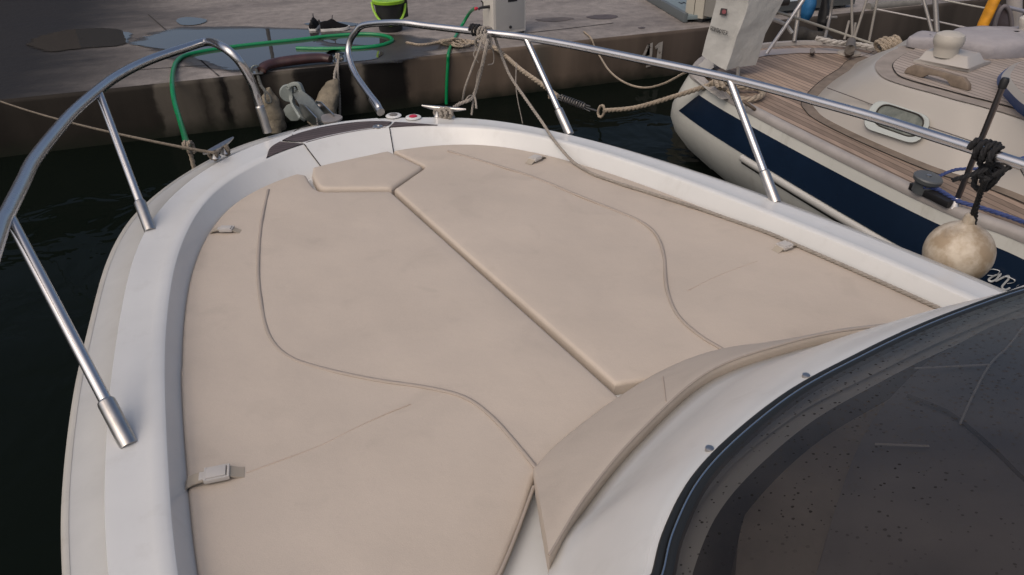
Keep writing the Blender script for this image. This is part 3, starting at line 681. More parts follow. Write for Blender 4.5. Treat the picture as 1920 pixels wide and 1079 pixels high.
def densify(pts, d=.02):
    out = []
    for a, b in zip(pts, pts[1:]+pts[:1]):
        a = V((*a, 0)); b = V((*b, 0)); k = max(1, int((b-a).length/d))
        out += [tuple((a.lerp(b, i/k)).xy) for i in range(k)]
    return out
edge = [p for p in wallc(1.0, -.009)]
def edge_side(sgn, smin, wmin): return [(p.x, abs(p.y)) for p in edge if p.y*sgn > 0 and p.x > smin and abs(p.y) > wmin]
ep = sorted(edge_side(-1, .05, .165), key=lambda q: q[1]*.6-q[0])     # from bow to aft along the port side
ep = [(s, w_) for s, w_ in [(p.x, -p.y) for p in edge if p.y < -.215 and p.x > .05]][::-1]   # bow -> aft
ZT = 1.152
portpad = thing('sunpad_cushion', B(1.5, -.4, 1.12), 'large beige vinyl sunpad cushion on the port half of the foredeck', 'cushion', None)
stbpad = thing('sunpad_cushion', B(1.5, .4, 1.12), 'large beige vinyl sunpad cushion on the starboard half, nearest the sailboat', 'cushion', None)
cp = [(2.425, -.215)] 
portpoly = [(.90, -.004), (2.13, -.006), (2.142, -.014), (2.244, -.188), (2.262, -.206), (2.30, -.215), (2.36, -.212), (2.42, -.205)]+[(s, -w_) for s, w_ in ep]+[(.2, -.86), (.3, -.66), (.52, -.53), (.668, -.442), (.75, -.346), (.815, -.28), (.86, -.19), (.90, -.05)]
es = [(p.x, p.y) for p in edge if p.y > .135 and p.x > .05]
stbpoly = [(2.140, .008), (1.6, .007), (1.2, .011), (.95, .012)]+[(.90, .15), (.82, .28), (.75, .346), (.668, .442), (.52, .60), (.45, .80), (.30, .86)]+[(s, w_) for s, w_ in es[::-1]]+[(2.41, .150), (2.275, .176), (2.262, .176), (2.25, .170)]
portpad_m = poly_cushion('cushion_body', densify(portpoly), ZT, 1.122, portpad)
stbpad_m = poly_cushion('cushion_body', densify(stbpoly), ZT+.003, 1.122, stbpad)
bow_poly = [(2.147, .0), (2.25, .158), (2.262, .166), (2.275, .164), (2.40, .138)]+[(p.x, p.y) for p in edge[::-1] if -.170 < p.y < .130 and p.x > 2.3]+[(2.40, -.19), (2.31, -.201), (2.28, -.199), (2.262, -.185)]
bowpad = thing('bow_cushion', B(2.3, 0, 1.12), 'small six sided beige cushion tucked against the bow locker', 'cushion')
poly_cushion('cushion_body', densify(bow_poly, .015), ZT+.007, 1.122, bowpad, r=.013)
# raised piping seams
def seam(px, par, z=ZT+.0022, r=.0050, nm='piping', m=PIPING):
    c = resample(cr([P(u, v, z) for u, v in px], 10), 90)
    return MB().tube(c, r, 8, flat=(1, .7)).build(nm, m, par, smooth=80)
seam([(503, 356), (490, 420), (484, 500), (490, 570), (505, 630), (540, 668), (600, 690), (700, 712), (800, 727), (870, 745), (920, 780), (970, 835), (1010, 884)], portpad)
seam([(840, 283), (930, 310), (1000, 332), (1080, 365), (1150, 393), (1200, 415), (1230, 440), (1245, 480), (1250, 540), (1270, 590), (1310, 628), (1357, 657)], stbpad, ZT+.0065)
CR_ = mat('cushion_crease', (.42, .345, .285), .65)
seam([(462, 887), (530, 862), (600, 836), (660, 806), (720, 778), (770, 758)], portpad, ZT+.0018, .0016, 'crease', CR_)
seam([(1420, 490), (1350, 516), (1290, 545)], stbpad, ZT+.0048, .0016, 'crease', CR_)
# piping around the edge of the aft edge of port pad
seam([(1001, 912), (981, 968), (955, 1035), (930, 1090)], portpad, ZT-.004, .0035)
def strap(par, a, b, z, wd, bsc=1.0):
    """a: end at the coaming, b: stitched end on the cushion"""
    a = P(*a, z); b = P(*b, z); d = (b-a).normalized(); x = V((-d.y, d.x, 0)); L = (b-a).length
    def pt(t, h): return a+d*(t*L)+V((0, 0, h))
    pr = [(-.14, -.02), (0, .004), (.12, .009), (.30, .012), (.42, .011), (.62, .010), (.74, .012), (.9, .004), (1.0, .001)]
    rows = [[pt(t, h)+x*wd for t, h in pr], [pt(t, h)-x*wd for t, h in pr]]
    rows = [[pt(t, h-.0015)+x*wd for t, h in pr], [pt(t, h+.0015)+x*wd for t, h in pr], [pt(t, h+.0015)-x*wd for t, h in pr], [pt(t, h-.0015)-x*wd for t, h in pr]]
    o = MB().grid(rows, cv=True).build('strap', STRAPM, par)
    m = MB(); c = pt(.52, .013)
    m.box(c, d*L*.175, x*wd*.92, V((0, 0, .005)))
    m.box(pt(.27, .012), d*L*.05, x*wd*.75, V((0, 0, .003)))
    for s in (1, -1): m.box(pt(.52, .012)+x*wd*1.12*s, d*L*.2, x*wd*.16, V((0, 0, .0045)))
    m.box(pt(.735, .012), d*L*.022, x*wd*1.25, V((0, 0, .0045))); m.box(pt(.33, .013), d*L*.022, x*wd*1.25, V((0, 0, .0045)))
    m.tube([pt(.46+.12*k/6., .013)+x*wd*(1.28+.06*math.sin(k*math.pi/6)) for k in range(7)], .002, 6)
    m.build('buckle', BUCK, o, bevel=.0012)
strap(portpad, (352, 909), (459, 887), ZT, .0135)
strap(portpad, (398, 436), (452, 436), ZT, .011)
strap(stbpad, (1018, 296), (990, 309), ZT+.003, .014)
strap(stbpad, (1489, 461), (1452, 474), ZT+.003, .013)

# aft bolster: wedge leaning on the cabin front
bo = thing('bolster_cushion', B(.8, 0, 1.15), 'long curved beige bolster leaning between the sunpad and the white cabin front', 'cushion')
toppx = [(999, 880), (1050, 828), (1150, 752), (1250, 692), (1350, 657), (1480, 640), (1600, 620), (1738, 606)]
tp = resample(cr([P(u, v, 1.158) for u, v in toppx], 10), 120)
lw_ = resample(cr([P(u, v, ZB) for u, v in lowpx[:1]+lowpx[1:]], 10), 120)
hz = [1.158]*120
# top edge of the right part lies higher, meeting the lower edge in a thin taper
rows = []
for k in range(120):
    f = k/119.; a = tp[k]; b = lw_[k]
    if f > .5:
        g_ = (f-.5)/.5
    out = (a-b); out.z = 0
    rows.append((a, b))
def rowb(t, h): 
    r_ = []
    for k, (a, b) in enumerate(rows):
        hs = 1 if k < 50 else 1-.2*(k-50)/69.
        p = a.lerp(b, t); r_.append(V((p.x, p.y, p.z+(h*hs if h > 0 else h))))
    return r_
R1 = [rowb(0.0, -.03), rowb(0.0, -.006), rowb(.02, .004), rowb(.06, .007), rowb(.25, .013), rowb(.5, .016), rowb(.8, .016), rowb(.93, .015), rowb(.975, .012), rowb(.995, .006), rowb(1.0, -.004), rowb(1.002, -.018), rowb(1.0, -.035)]
mb = MB().grid(R1)
for k in (0, 119): mb.add([r_[k] for r_ in R1], [tuple(range(len(R1)))])
mb.build('cushion_body', CUSH, bo, smooth=60)
def brow(t, h): return rowb(t, h)
MB().tube(brow(.982, .0115), .0022, 8).build('piping', PIPING, bo)
MB().tube([rowb(t, .001+h_)[44] for t, h_ in ((.3, .0135), (.5, .0155), (.7, .0155), (.93, .0145))], .0012, 6).build('crease', CR_, bo)

# ================================================================ ROPES ETC ON THE MOTOR BOAT
MB_ = MB
kn = onrail(903, 60, RS)
def loops(m, c, ax, r, k, rr, spread=.02, jit=.004):
    ax = V(ax).normalized(); x = ax.cross(V((0, 0, 1))).normalized(); y = x.cross(ax)
    pts = []
    for i in range(int(k*14)+1):
        a = i/14*2*math.pi; j = noise.noise(V((i*.37, k, 0)))*jit
        pts.append(V(c)+ax*(spread*(i/(k*14)-.5)+j)+(x*math.cos(a)+y*math.sin(a))*(r+j))
    m.rope(pts, rr); return pts
# long grey line: tied on the rail, over the gunwale and along the cushion edge
m = MB()
rt = (onrail(930, 63, RS)-onrail(880, 58, RS)).normalized()
loops(m, kn, rt, .019, 3.2, .0055, .05)
pts = [kn+V((.0, 0, .018)), P(921, 55, 1.50), P(935, 90, 1.42), P(955, 140, 1.34), P(985, 185, 1.28), P(1018, 232, 1.222), P(1032, 254, 1.212), P(1052, 280, 1.195), P(1076, 305, 1.165), P(1110, 326, 1.162), P(1160, 344, 1.162), P(1230, 366, 1.162), P(1300, 388, 1.162), P(1380, 416, 1.16), P(1440, 437, 1.16), P(1500, 463, 1.16), P(1590, 502, 1.16), P(1680, 542, 1.16), P(1790, 592, 1.16), P(1850, 620, 1.16)]
m.rope(cr(pts, 8), .0058)
tag(m.build('rail_line', ROPEG), 'long grey line tied on the rail and running down along the sunpad edge', 'rope')
# starboard mooring line: from the cleat up to the rail knot and beyond to the quay
m = MB()
cl = P(835, 214, 1.225)
pts = [cl, P(860, 196, 1.235), P(880, 188, 1.25), P(889, 178, 1.26)]+[P(897, 152, 1.32), P(905, 120, 1.40), P(911, 92, 1.46), P(914, 74, RZ+.0)]
m.rope(cr(pts, 8), .0075)
m.rope(cr([P(868, 187, 1.24), P(872, 165, 1.30), P(885, 128, 1.38), P(900, 88, 1.46), kn-V((.01, 0, .02))], 8), .0045)
m.rope(cr([P(889, 178, 1.26), P(886, 200, 1.22), P(884, 216, 1.19)], 6), .0045)
m.rope(cr([P(889, 178, 1.26), P(892, 192, 1.24), P(893, 204, 1.22)], 6), .0045)
m.rope(cr([P(905, 122, 1.40), P(896, 138, 1.35), P(893, 160, 1.30), P(890, 178, 1.26), P(880, 180, 1.26), P(873, 188, 1.25)], 6), .003)
loops(m, P(914, 77, 1.47), rt+V((0, 0, .4)), .024, 2.3, .006, .02)
loops(m, P(905, 80, 1.46), V((.2, 1, .3)), .03, 1.6, .005, .02)
m.rope(cr([P(917, 78, 1.46), P(925, 98, 1.42), P(925, 118, 1.38), P(915, 122, 1.38)], 6), .0022)
m.rope(cr([P(893, 92, 1.45), P(888, 103, 1.43), P(897, 118, 1.4)], 6), .0022)
for k in range(3):
    c = P(822+k*9, 214-k, 1.212+.006*k); loops(m, c, Hh*.3+Nn, .020, 1.2, .0075, .012)
tag(m.build('mooring_line', ROPEG), 'grey mooring line from the starboard bow cleat up to the rail knot', 'rope')
m = MB(); m.rope(cr([P(968, 118, 1.2), P(968, 170, 1.1), P(980, 232, .95)], 6), .0025)
tag(m.build('thin_cord', ROPEG), 'thin grey cord hanging outside the starboard gunwale below the rail', 'cord')
# dark wrap on the rail
m = MB(); loops(m, onrail(893, 58, RS)+V((0, 0, .006)), rt, .0185, 2.6, .006, .035)
tag(m.build('rail_lashing', ROPEK), 'dark lashing wrapped round the rail beside the grey knot', 'rope')
# port mooring line
m = MB()
cl = P(412, 284, 1.225)
far = P(-80, 158, .46)
pts = [cl, P(388, 285, 1.24)]+[(P(388, 285, 1.24)).lerp(far, t)+V((0, 0, -.05*4*t*(1-t))) for t in (.12, .3, .5, .7, .85, 1)]
m.rope(cr(pts, 8), .0055)
for k in range(2): loops(m, P(400+k*22, 290-k*9, 1.212), (P(437, 262, 1.25)-P(382, 291, 1.245)), .018, 1.6, .007, .014)
tag(m.build('mooring_line', mat('rope_dull', (.19, .16, .125), .9, var=.35, vscale=40)), 'dull beige mooring line running from the port bow cleat left to the quay', 'rope')
mp_ = pts[1].lerp(pts[4], .3)
m = MB(); q = P(354, 276, 1.15); loops(m, q, V((1, .2, 0)), .02, 1.8, .008, .03)
m.rope([q, q+V((0.0, 0, -.05)), q+V((0, -.0, -.13))], .009)
tag(m.build('rope_tail', ROPEB), 'short beige rope tail knotted where the green hose hangs', 'rope')

# black fender rope + round fender
m = MB(); rk = onrail(1857, 291, RS); rtt = (onrail(1900, 304, RS)-onrail(1800, 272, RS)).normalized()
loops(m, rk-rtt*.012+V((0, 0, .004)), rtt, .021, 3.4, .0075, .06, .006)
for k, (u, v) in enumerate(((1850, 305), (1862, 318), (1845, 328), (1856, 334), (1868, 322), (1842, 342))):
    loops(m, P(u, v, 1.455-.012*k), V((random.uniform(-1, 1), random.uniform(-1, 1), .5)), .016+.004*(k % 2), 1.3, .0075, .012)
m.rope(cr([P(1850, 318, 1.46), P(1820, 328, 1.45), P(1786, 338, 1.44)], 6), .006)
m.rope(cr([P(1862, 330, 1.45), P(1885, 318, 1.47), P(1898, 310, 1.48)], 6), .007)
fcz = 1.165; FW = 1.165
fc = PW(1797, 474, FW); FR = 60/FPX*(V(fc)-V(CP)).dot(V(fw))
ftop = PW(1814, 425, FW)
m.rope(cr([P(1850, 335, 1.445), PW(1840, 358, FW-.08), PW(1832, 382, FW-.04), PW(1824, 402, FW), PW(1817, 420, FW)], 6), .0075)
m.rope(cr([PW(1833, 388, FW-.04), PW(1822, 405, FW), PW(1807, 424, FW)], 6), .006)
m.rope(cr([PW(1830, 392, FW-.02), PW(1829, 410, FW), PW(1824, 430, FW)], 6), .006)
tag(m.build('fender_rope', ROPEK), 'black rope knotted in a bunch round the starboard rail', 'rope')
fd = thing('round_fender', fc, 'scuffed round off-white fender hanging by black rope over the starboard side', 'fender')
ax = (ftop-fc).normalized()
mb = MB().lathe([(FR*math.sin(a)*(1 if a < 1.6 else 1), FR*math.cos(a)*1.0) for a in np.linspace(math.pi, .22, 22)], fc, ax, 36)
ob = mb.build('fender_body', FENDM, fd, smooth=60)
m = MB().lathe([(FR*.42, FR*.90), (FR*.30, FR*1.0), (FR*.2, FR*1.06), (FR*.17, FR*1.3), (FR*.1, FR*1.36), (0, FR*1.36)], fc, ax, 18)
m.build('fender_eye', FENDM, fd)

# anchor on the roller: shank over the bow, head and fluke hanging outside
an = thing('anchor', B(3.0, 0, 1.2), 'grey galvanised plough anchor stowed on the bow roller', 'anchor')
AY = 3.05
def AP(u, v, d=0): return Py(u, v, AY+d)
shank = [AP(612, 236, -.22), AP(592, 214, -.14), AP(572, 190, -.05), AP(556, 172, .0)]
def bar(path, hw, th, nrm):
    rows = []
    for i, p in enumerate(path):
        t = (path[min(i+1, len(path)-1)]-path[max(i-1, 0)]).normalized(); x = t.cross(V(nrm)).normalized(); y = x.cross(t)
        rows.append([p+x*hw[i]+y*th, p-x*hw[i]+y*th, p-x*hw[i]-y*th, p+x*hw[i]-y*th])
    m = MB().grid(rows, cu=True); m.add(rows[0], [(0, 1, 2, 3)]); m.add(rows[-1], [(0, 1, 2, 3)]); return m
bar(cr(shank, 5), [.024, .024, .026, .028, .028, .028, .029, .03, .03, .03, .028, .026, .024, .022, .02, .018][:16], .010, (0, -1, .4)).build('shank', GALV, an, bevel=.004)
m = bar(cr([AP(545, 164), AP(543, 162, -.0), AP(552, 158, 0), AP(560, 159, 0), AP(566, 172, 0), AP(570, 186, -.02)], 4), [.008]*21, .02, (0, -1, .3)); m.build('head_yoke', GALVL, an, bevel=.002)
m = bar(cr([AP(545, 162), AP(547, 180), AP(549, 194, -.02), AP(557, 208, -.05), AP(567, 224, -.1)], 4), [.008]*8+[.005]*9, .016, (0, -1, .3)); m.build('stock_arm', GALVL, an, bevel=.002)
fl_px = [(541, 196), (548, 194), (560, 200), (568, 208), (571, 218), (560, 226), (548, 226), (538, 216), (534, 205)]
m = MB().prism([AP(u, v, .05) for u, v in fl_px], V((0, -.025, .006))); m.build('fluke', GALVL, an, bevel=.004)
m = MB().prism([AP(u, v, .07) for u, v in ((566, 172), (571, 180), (570, 196), (562, 196))], V((0, -.012, 0))); m.build('fluke_tip', GALV, an, bevel=.002)
m = MB().lathe([(.034, -.012), (.038, 0), (.034, .012)], AP(541, 175, .06), V((.3, -1, .1)), 24); m.build('roll_hoop', GALVL, an)

# ================================================================ THINGS ON THE QUAY
# service pedestal with tap
def pedestal(base, fx, fy, wd, dp, ht, label, tap=True):
    t = thing('service_pedestal', base, label, 'pedestal')
    X = V(fx); Y = V(fy)
    c = base+X*wd/2+Y*dp/2+V((0, 0, ht/2+.02))
    MB().box(c, X*wd/2, Y*dp/2, V((0, 0, ht/2))).build('cabinet', PEDW, t, bevel=.008)
    MB().box(c-V((0, 0, ht/2+.01)), X*(wd/2-.012), Y*(dp/2-.012), V((0, 0, .01))).build('plinth', BLKP, t)
    MB().box(base+X*wd/2-Y*.003+V((0, 0, ht/2+.02)), X*(wd/2-.022), Y*.004, V((0, 0, ht/2-.03))).build('front_panel', PEDG, t, bevel=.002)
    MB().lathe([(.014, 0), (.014, .010), (.008, .014), (0, .014)], base+X*wd*.5-Y*.006+V((0, 0, .08)), -Y, 14).build('panel_lock', BLKP, t)
    return t
pb = P(926, 71, ZQ); pr_ = P(986, 62, ZQ); px_ = (pr_-pb); wd_ = px_.length; px_.normalize(); py_ = V((-px_.y, px_.x, 0))
ped = pedestal(pb, px_, py_, wd_, .22, .8, 'white service pedestal with a tap behind the rail knot')
pl = P(900, 80, ZQ)
# side cheek facing left with the tap
sx_ = -px_
tp_ = pb+V((0, 0, .25))-px_*.0+py_*.09
tpz = Ppl(909, 14, pb-px_*.05, px_)
MB().tube([tpz+px_*.06, tpz+px_*-.0, tpz-px_*.05, tpz-px_*.07-V((0, 0, .01))], [.016, .014, .012, .012], 12).build('tap', mat('tap_dark', (.03, .028, .03), .4, metal=.3), ped)
MB().tube([tpz-px_*.02, tpz-px_*.02+V((0, 0, .05)), tpz-px_*.04+V((0, 0, .06))], .006, 8).build('tap_lever', BLKP, ped)
MB().box(Ppl(961, 1, pb-py_*.008, py_), px_*.05, py_*.002, V((0, 0, .012))).build('socket_label', BLKP, ped)
p2 = P(1316, 44, ZQ); p2b = P(1283, 38, ZQ)
xx = (p2-p2b); xx.z = 0; w2 = xx.length; xx.normalize(); yy = V((-xx.y, xx.x, 0))
t2 = thing('service_pedestal', p2b, 'second cream service pedestal standing behind the white canvas bag', 'pedestal')
c2 = p2b+xx*w2/2+yy*.11+V((0, 0, .42))
MB().box(c2, xx*w2/2, yy*.11, V((0, 0, .38))).build('cabinet', mat('pedestal_cream', (.42, .40, .34), .5, var=.08), t2, bevel=.006)
MB().box(c2-V((0, 0, .395)), xx*(w2/2-.01), yy*.10, V((0, 0, .02))).build('plinth', BLKP, t2)
MB().box(c2+xx*(w2/2+.075)+V((0, 0, .05)), xx*.072, yy*.10, V((0, 0, .40))).build('side_cabinet', mat('ped_side', (.2, .195, .18), .6), t2, bevel=.006)
MB().box(c2-yy*.1115, xx*.0025, yy*.002, V((0, 0, .36))).build('door_seam', GAP, t2)
# red hose connector + green supply hose down the wall
hc = tpz-px_*.08
m = MB().lathe([(.013, 0), (.015, .01), (.015, .03), (.011, .035)], hc, -px_-V((0, 0, .15)), 14)
tag(m.build('hose_connector', REDP), 'small red hose coupling plugged on the pedestal tap', 'connector')
m = MB()
edge_h = wallP(843, 104, .02)
pts = [hc-px_*.03, P(881, 24, ZQ+.17), P(868, 45, ZQ+.05), P(858, 62, ZQ+.012), P(846, 86, ZQ+.012), wallP(841, 103, .0)+V((0, 0, .008)), wallP(840, 118, .015), wallP(838, 150, .02), wallP(837, 190, .02), wallP(838, 230, .02)]
m.tube(cr(pts, 8), .0155, 12)
tag(m.build('green_hose', HOSE, smooth=80), 'green garden hose running from the pedestal tap down the quay wall', 'hose')
m = MB()
pts = [P(556, 91, ZQ+.014), P(600, 92, ZQ+.014), P(660, 91, ZQ+.014), P(706, 87, ZQ+.014), P(731, 80, ZQ+.014), P(734, 73, ZQ+.016), P(716, 66.5, ZQ+.014), P(680, 64.5, ZQ+.014), P(620, 68, ZQ+.014), P(560, 75, ZQ+.014), P(500, 81, ZQ+.014), P(440, 88, ZQ+.014), P(385, 96, ZQ+.014), P(350, 104, ZQ+.016), P(333, 114, ZQ+.02), P(325, 132, ZQ+.03)]
pts += [Py(323, 160, 5.75), Py(327, 190, 5.5), Py(337, 225, 5.1), Py(346, 255, 4.5), Py(352, 276, 3.6)]
m.tube(cr(pts, 8), .0185, 12)
tag(m.build('green_hose', HOSE, smooth=80), 'green garden hose looped on the wet quay and trailing off its edge', 'hose')
# rope pile on the quay
m = MB()
ps = []
for i in range(90):
    a = i*.55; u = 858+34*math.cos(a)*(.6+.4*math.sin(i*.13))+noise.noise(V((i*.2, 0, 0)))*16; v = 80+8*math.sin(a)*(.6+.4*math.cos(i*.17)); ps.append(P(u, v, ZQ+.015+.0009*i*(.5+.5*math.sin(i))))
m.rope(cr(ps, 4), .010)
m.rope(cr([P(762, 80, ZQ+.012), P(785, 84, ZQ+.012), P(808, 82, ZQ+.012), P(830, 76, ZQ+.02)], 5), .012)
tag(m.build('rope_pile', ROPEB), 'untidy pile of beige rope on the quay beside the pedestal', 'rope')
# spring line: quay -> coil spring -> sailboat
a0 = P(905, 78, ZQ+.03); s0 = Py(1046, 182, 5.9); s1 = Py(1108, 205, 5.6); th = Py(1124, 210, 5.5); sb0 = P(1345, 156, .75)
m = MB()
m.rope(cr([a0, P(930, 92, ZQ+.02), wallP(948, 106, .02), Py(975, 130, 6.5), Py(1015, 158, 6.2), s0], 8), .021)
m.rope(cr([Py(1028, 165, 6.1), Py(1030, 185, 6.08)], 4), .009)
# thimble eye and continuing line
c = th; X = (sb0-th).normalized(); Yv = V((0, 0, 1)); 
eye = [c+X*(.035*math.cos(k*math.pi/8)+.02)+Yv*.045*math.sin(k*math.pi/8) for k in range(17)]
m.rope(eye, .011)
m.rope(cr([th+X*.05, th.lerp(sb0, .35)-V((0, 0, .035)), th.lerp(sb0, .7)-V((0, 0, .02)), sb0, P(1365, 158, .76)], 8), .017)
tag(m.build('spring_line', ROPEB), 'thick beige mooring line from the quay through a coil spring to the sailboat', 'rope')
m = MB(); pts = []
for i in range(10*12+1):
    t_ = i/120.; p = s0.lerp(s1, .12+.7*t_); a = i/12*2*math.pi; pts.append(p+V((0, 0, 1))*.027*math.cos(a)+V((.4, .9, 0))*.027*math.sin(a))
m.tube(pts, .006, 8)
m.tube([s0, s0.lerp(s1, .14)], .008, 8); m.tube([s0.lerp(s1, .8), s1, th], .007, 8)
for k in (-1, 1): m.tube(cr([s0.lerp(s1, .02)+V((0, 0, .02*k)), s0.lerp(s1, .5)+V((0, 0, .012*k)), s0.lerp(s1, .98)+V((0, 0, .02*k))], 4), .004, 6)
tag(m.build('snubber_spring', mat('spring_steel', (.2, .19, .18), .45, metal=.8, var=.4, vscale=40)), 'rusty steel coil snubber spring in the mooring line above the water', 'spring')
# slack thin line from quay edge to sailboat corner
m = MB(); e0 = P(1108, 72, ZQ+.01); 
pts = [P(1095, 60, ZQ+.01), e0, wallP(1117, 92, .03), wallP(1127, 110, .25), Py(1145, 136, 6.2), Py(1175, 157, 5.9), Py(1210, 165, 5.7), Py(1245, 157, 5.5), Py(1280, 139, 5.3), P(1298, 133, .74)]
m.rope(cr(pts, 8), .0085); tag(m.build('slack_line', ROPEB), 'thin slack pale line drooping from the quay to the sailboat corner', 'rope')

# bucket
bk = P(738, 62, ZQ); bk = bk+QB*.12
t = thing('bucket', bk, 'black bucket with a lime green rim and handle on the quay', 'bucket')
bh, r1_, r0_ = .30, .150, .112
MB().lathe([(0, .004), (r0_, 0), (r0_+.006, .02), (r1_-.012, bh-.05), (r1_-.002, bh-.045), (r1_-.002, bh-.012), (r1_-.012, bh-.012), (r0_-.006, .02), (0, .02)], bk, n=36).build('bucket_body', BLKP, t, smooth=30)
MB().lathe([(r1_-.012, bh-.03), (r1_+.008, bh-.03), (r1_+.014, bh-.004), (r1_+.006, bh+.003), (r1_-.010, bh)], bk, n=36).build('rim', LIME, t)
fx = V((1, .2, 0)).normalized(); fy = V((-.2, 1, 0)).normalized()
hp = [bk+fx*(r1_+.014)*math.cos(a)-fy*(r1_+.01)*math.sin(a)*.92+V((0, 0, bh-.02-.20*math.sin(a))) for a in np.linspace(0, math.pi, 25)]
MB().tube(hp, .0085, 10, flat=(1.4, .7)).build('handle', LIME, t)
MB().prism([bk+fx*(r1_-.01)-fy*.03+V((0, 0, bh-.0)), bk+fx*(r1_+.035)-fy*.02+V((0, 0, bh+.006)), bk+fx*(r1_+.035)-fy*.02+V((0, 0, .13)), bk+fx*(r1_-.03)-fy*.03+V((0, 0, .11))], fy*.06).build('wringer_bracket', BLKP, t)
sp = MB(); sp.tube(cr([bk-fx*.06+V((0, 0, .2)), bk-fx*.08+V((0, 0, .32)), bk-fx*.10+V((0, 0, .42))], 5), [.035]*11, 12, flat=(1, .5))
tag(sp.build('cleaning_cloth', mat('cyan_cloth', (.05, .30, .36), .8, bump=.8, bscale=20, dist=.02)), 'bright cyan cloth standing in the black bucket', 'cloth')

# shoes
def shoe(base, fwd, label, grp):
    f = V(fwd).normalized(); x = V((-f.y, f.x, 0)); L = .29
    t = thing('sneaker', base, label, 'shoe', grp)
    st = np.linspace(0, 1, 13)
    wds = [.028, .038, .040, .038, .036, .036, .040, .046, .049, .048, .044, .034, .014]
    hts = [.085, .095, .10, .10, .108, .118, .105, .085, .072, .062, .052, .040, .024]
    rows = []; sr = []
    for k, s in enumerate(st):
        c = V(base)+f*(s-.5)*L; hw = wds[k]; h = hts[k]; lift = .012*(s**4)
        rows.append([c+x*hw*math.cos(a)*(1 if math.sin(a) < .5 else .8)+V((0, 0, .026+lift+(h-.026)*max(0, math.sin(a))**.8)) for a in np.linspace(0, math.pi, 13)])
        sr.append([c+x*hw*1.1*cx+V((0, 0, z+lift)) for cx, z in ((-.92, 0), (-1, .012), (-1, .030), (1, .030), (1, .012), (.92, 0))])
    m = MB().grid(rows); m.add(rows[0], [tuple(range(13))]); m.add(rows[-1], [tuple(range(13))]); m.build('shoe_upper', mat('shoe_knit', (.006, .006, .008), .9, spec=.15, bump=.5, bscale=200), t, smooth=80)
    m = MB().grid(sr, cu=True); m.add(sr[0], [tuple(range(6))]); m.add(sr[-1], [tuple(range(6))]); m.build('sole', mat('shoe_sole', (.6, .59, .57), .6), t, smooth=50)
    MB().tube([V(base)+f*-.02+V((0, 0, .105)), V(base)+f*-.012+V((0, 0, .150))], [.012, .009], 8, flat=(1, .4)).build('tongue', mat('shoe_tongue', (.05, .05, .055), .8), t)
    MB().tube([V(base)-f*L*.49+V((0, 0, .07)), V(base)-f*L*.52+V((0, 0, .115))], [.012, .008], 8).build('heel_tab', mat('shoe_tab', (.02, .02, .022), .8), t)
shoe(P(587, 58, ZQ)+V((0, .1, 0)), V((-.05, 1, 0)), 'dark sneaker seen from its heel, left one of the pair', 'sneakers left on the quay')
shoe(P(628, 59, ZQ)+V((0, .03, 0)), V((1, .22, 0)), 'dark sneaker lying side on with toe to the right, pair\'s right one', 'sneakers left on the quay')

# mooring rings, maroon pad and hanging fenders at the quay edge
def ring(c, label):
    t = thing('mooring_ring', c, label, 'mooring ring', 'mooring rings on the quay edge')
    MB().box(c+V((0, 0, .008)), QA*.05, QB*.035, V((0, 0, .008))).build('base_plate', STEELR, t, bevel=.004)
    MB().tube([c+QA*.04*math.cos(a)+V((0, 0, .035+.035*math.sin(a))) for a in np.linspace(0, 2*math.pi, 20)][:-1], .007, 8, closed=True).build('ring', GALV, t)
ra = P(482, 139, ZQ); rb = P(636, 118, ZQ)
ring(ra, 'steel mooring ring at the left end of the maroon pad'); ring(rb, 'steel mooring ring at the right end of the maroon pad')
m = MB(); pts = [P(490, 132, ZQ+.03), P(497, 125, ZQ+.045), P(515, 119, ZQ+.05), P(545, 114, ZQ+.055), P(580, 110, ZQ+.055), P(605, 109, ZQ+.05), P(620, 111, ZQ+.045)]
c_ = cr(pts, 6); m.tube(c_, [.035+.012*math.sin(i/len(c_)*math.pi) for i in range(len(c_))], 14, flat=(1.25, .9))
tag(m.build('edge_pad', MAROON, smooth=70), 'maroon padded roll lying along the quay edge above the bow', 'pad')
def bag(pts, rad, label, grp):
    t = thing('worn_fender', pts[0], label, 'fender', grp)
    c = cr(pts, 6); n_ = len(c); rr = [np.interp(i/(n_-1), [k/(len(rad)-1) for k in range(len(rad))], rad) for i in range(n_)]
    m = MB(); rows = []
    m.tube(c, rr, 16, flat=(1, .8)); v2 = []
    for p in m.v:
        q = V(p); v2.append(tuple(q+V((noise.noise(q*14), noise.noise(q*14+V((5, 0, 0))), noise.noise(q*14+V((0, 5, 0)))))*.022))
    m.v = v2; m.build('fender_skin', WORN, t, smooth=70); return t
f1 = bag([wallP(500, 166, .10), wallP(505, 185, .12), wallP(513, 215, .14), wallP(518, 246, .14), wallP(522, 270, .14)], [.03, .085, .105, .10, .05], 'ragged beige fender hanging on the quay wall at left of the anchor', 'worn fenders hanging on the quay wall')
f2 = bag([wallP(628, 148, .08), wallP(624, 160, .10), wallP(615, 185, .16), wallP(604, 215, .2), wallP(595, 240, .2)], [.02, .06, .10, .14, .10], 'ragged beige fender hanging on the quay wall at right of the anchor', 'worn fenders hanging on the quay wall')
m = MB(); m.rope(cr([ra+V((0, 0, .04)), wallP(486, 150, .03), wallP(490, 162, .08), wallP(497, 172, .14), wallP(498, 190, .18)], 6), .013)
m.rope(cr([wallP(497, 170, .17), wallP(506, 180, .22), wallP(508, 192, .24), wallP(499, 192, .24), wallP(497, 176, .2)], 6), .008)
tag(m.build('fender_lashing', mat('rope_darkgrey', (.10, .105, .10), .9, var=.4, vscale=40)), 'dark weathered rope holding the left ragged fender', 'rope')
m = MB(); m.rope(cr([rb+V((0, 0, .05)), wallP(633, 130, .03), wallP(635, 160, .06), wallP(637, 190, .08), wallP(637, 235, .1)], 6), .011)
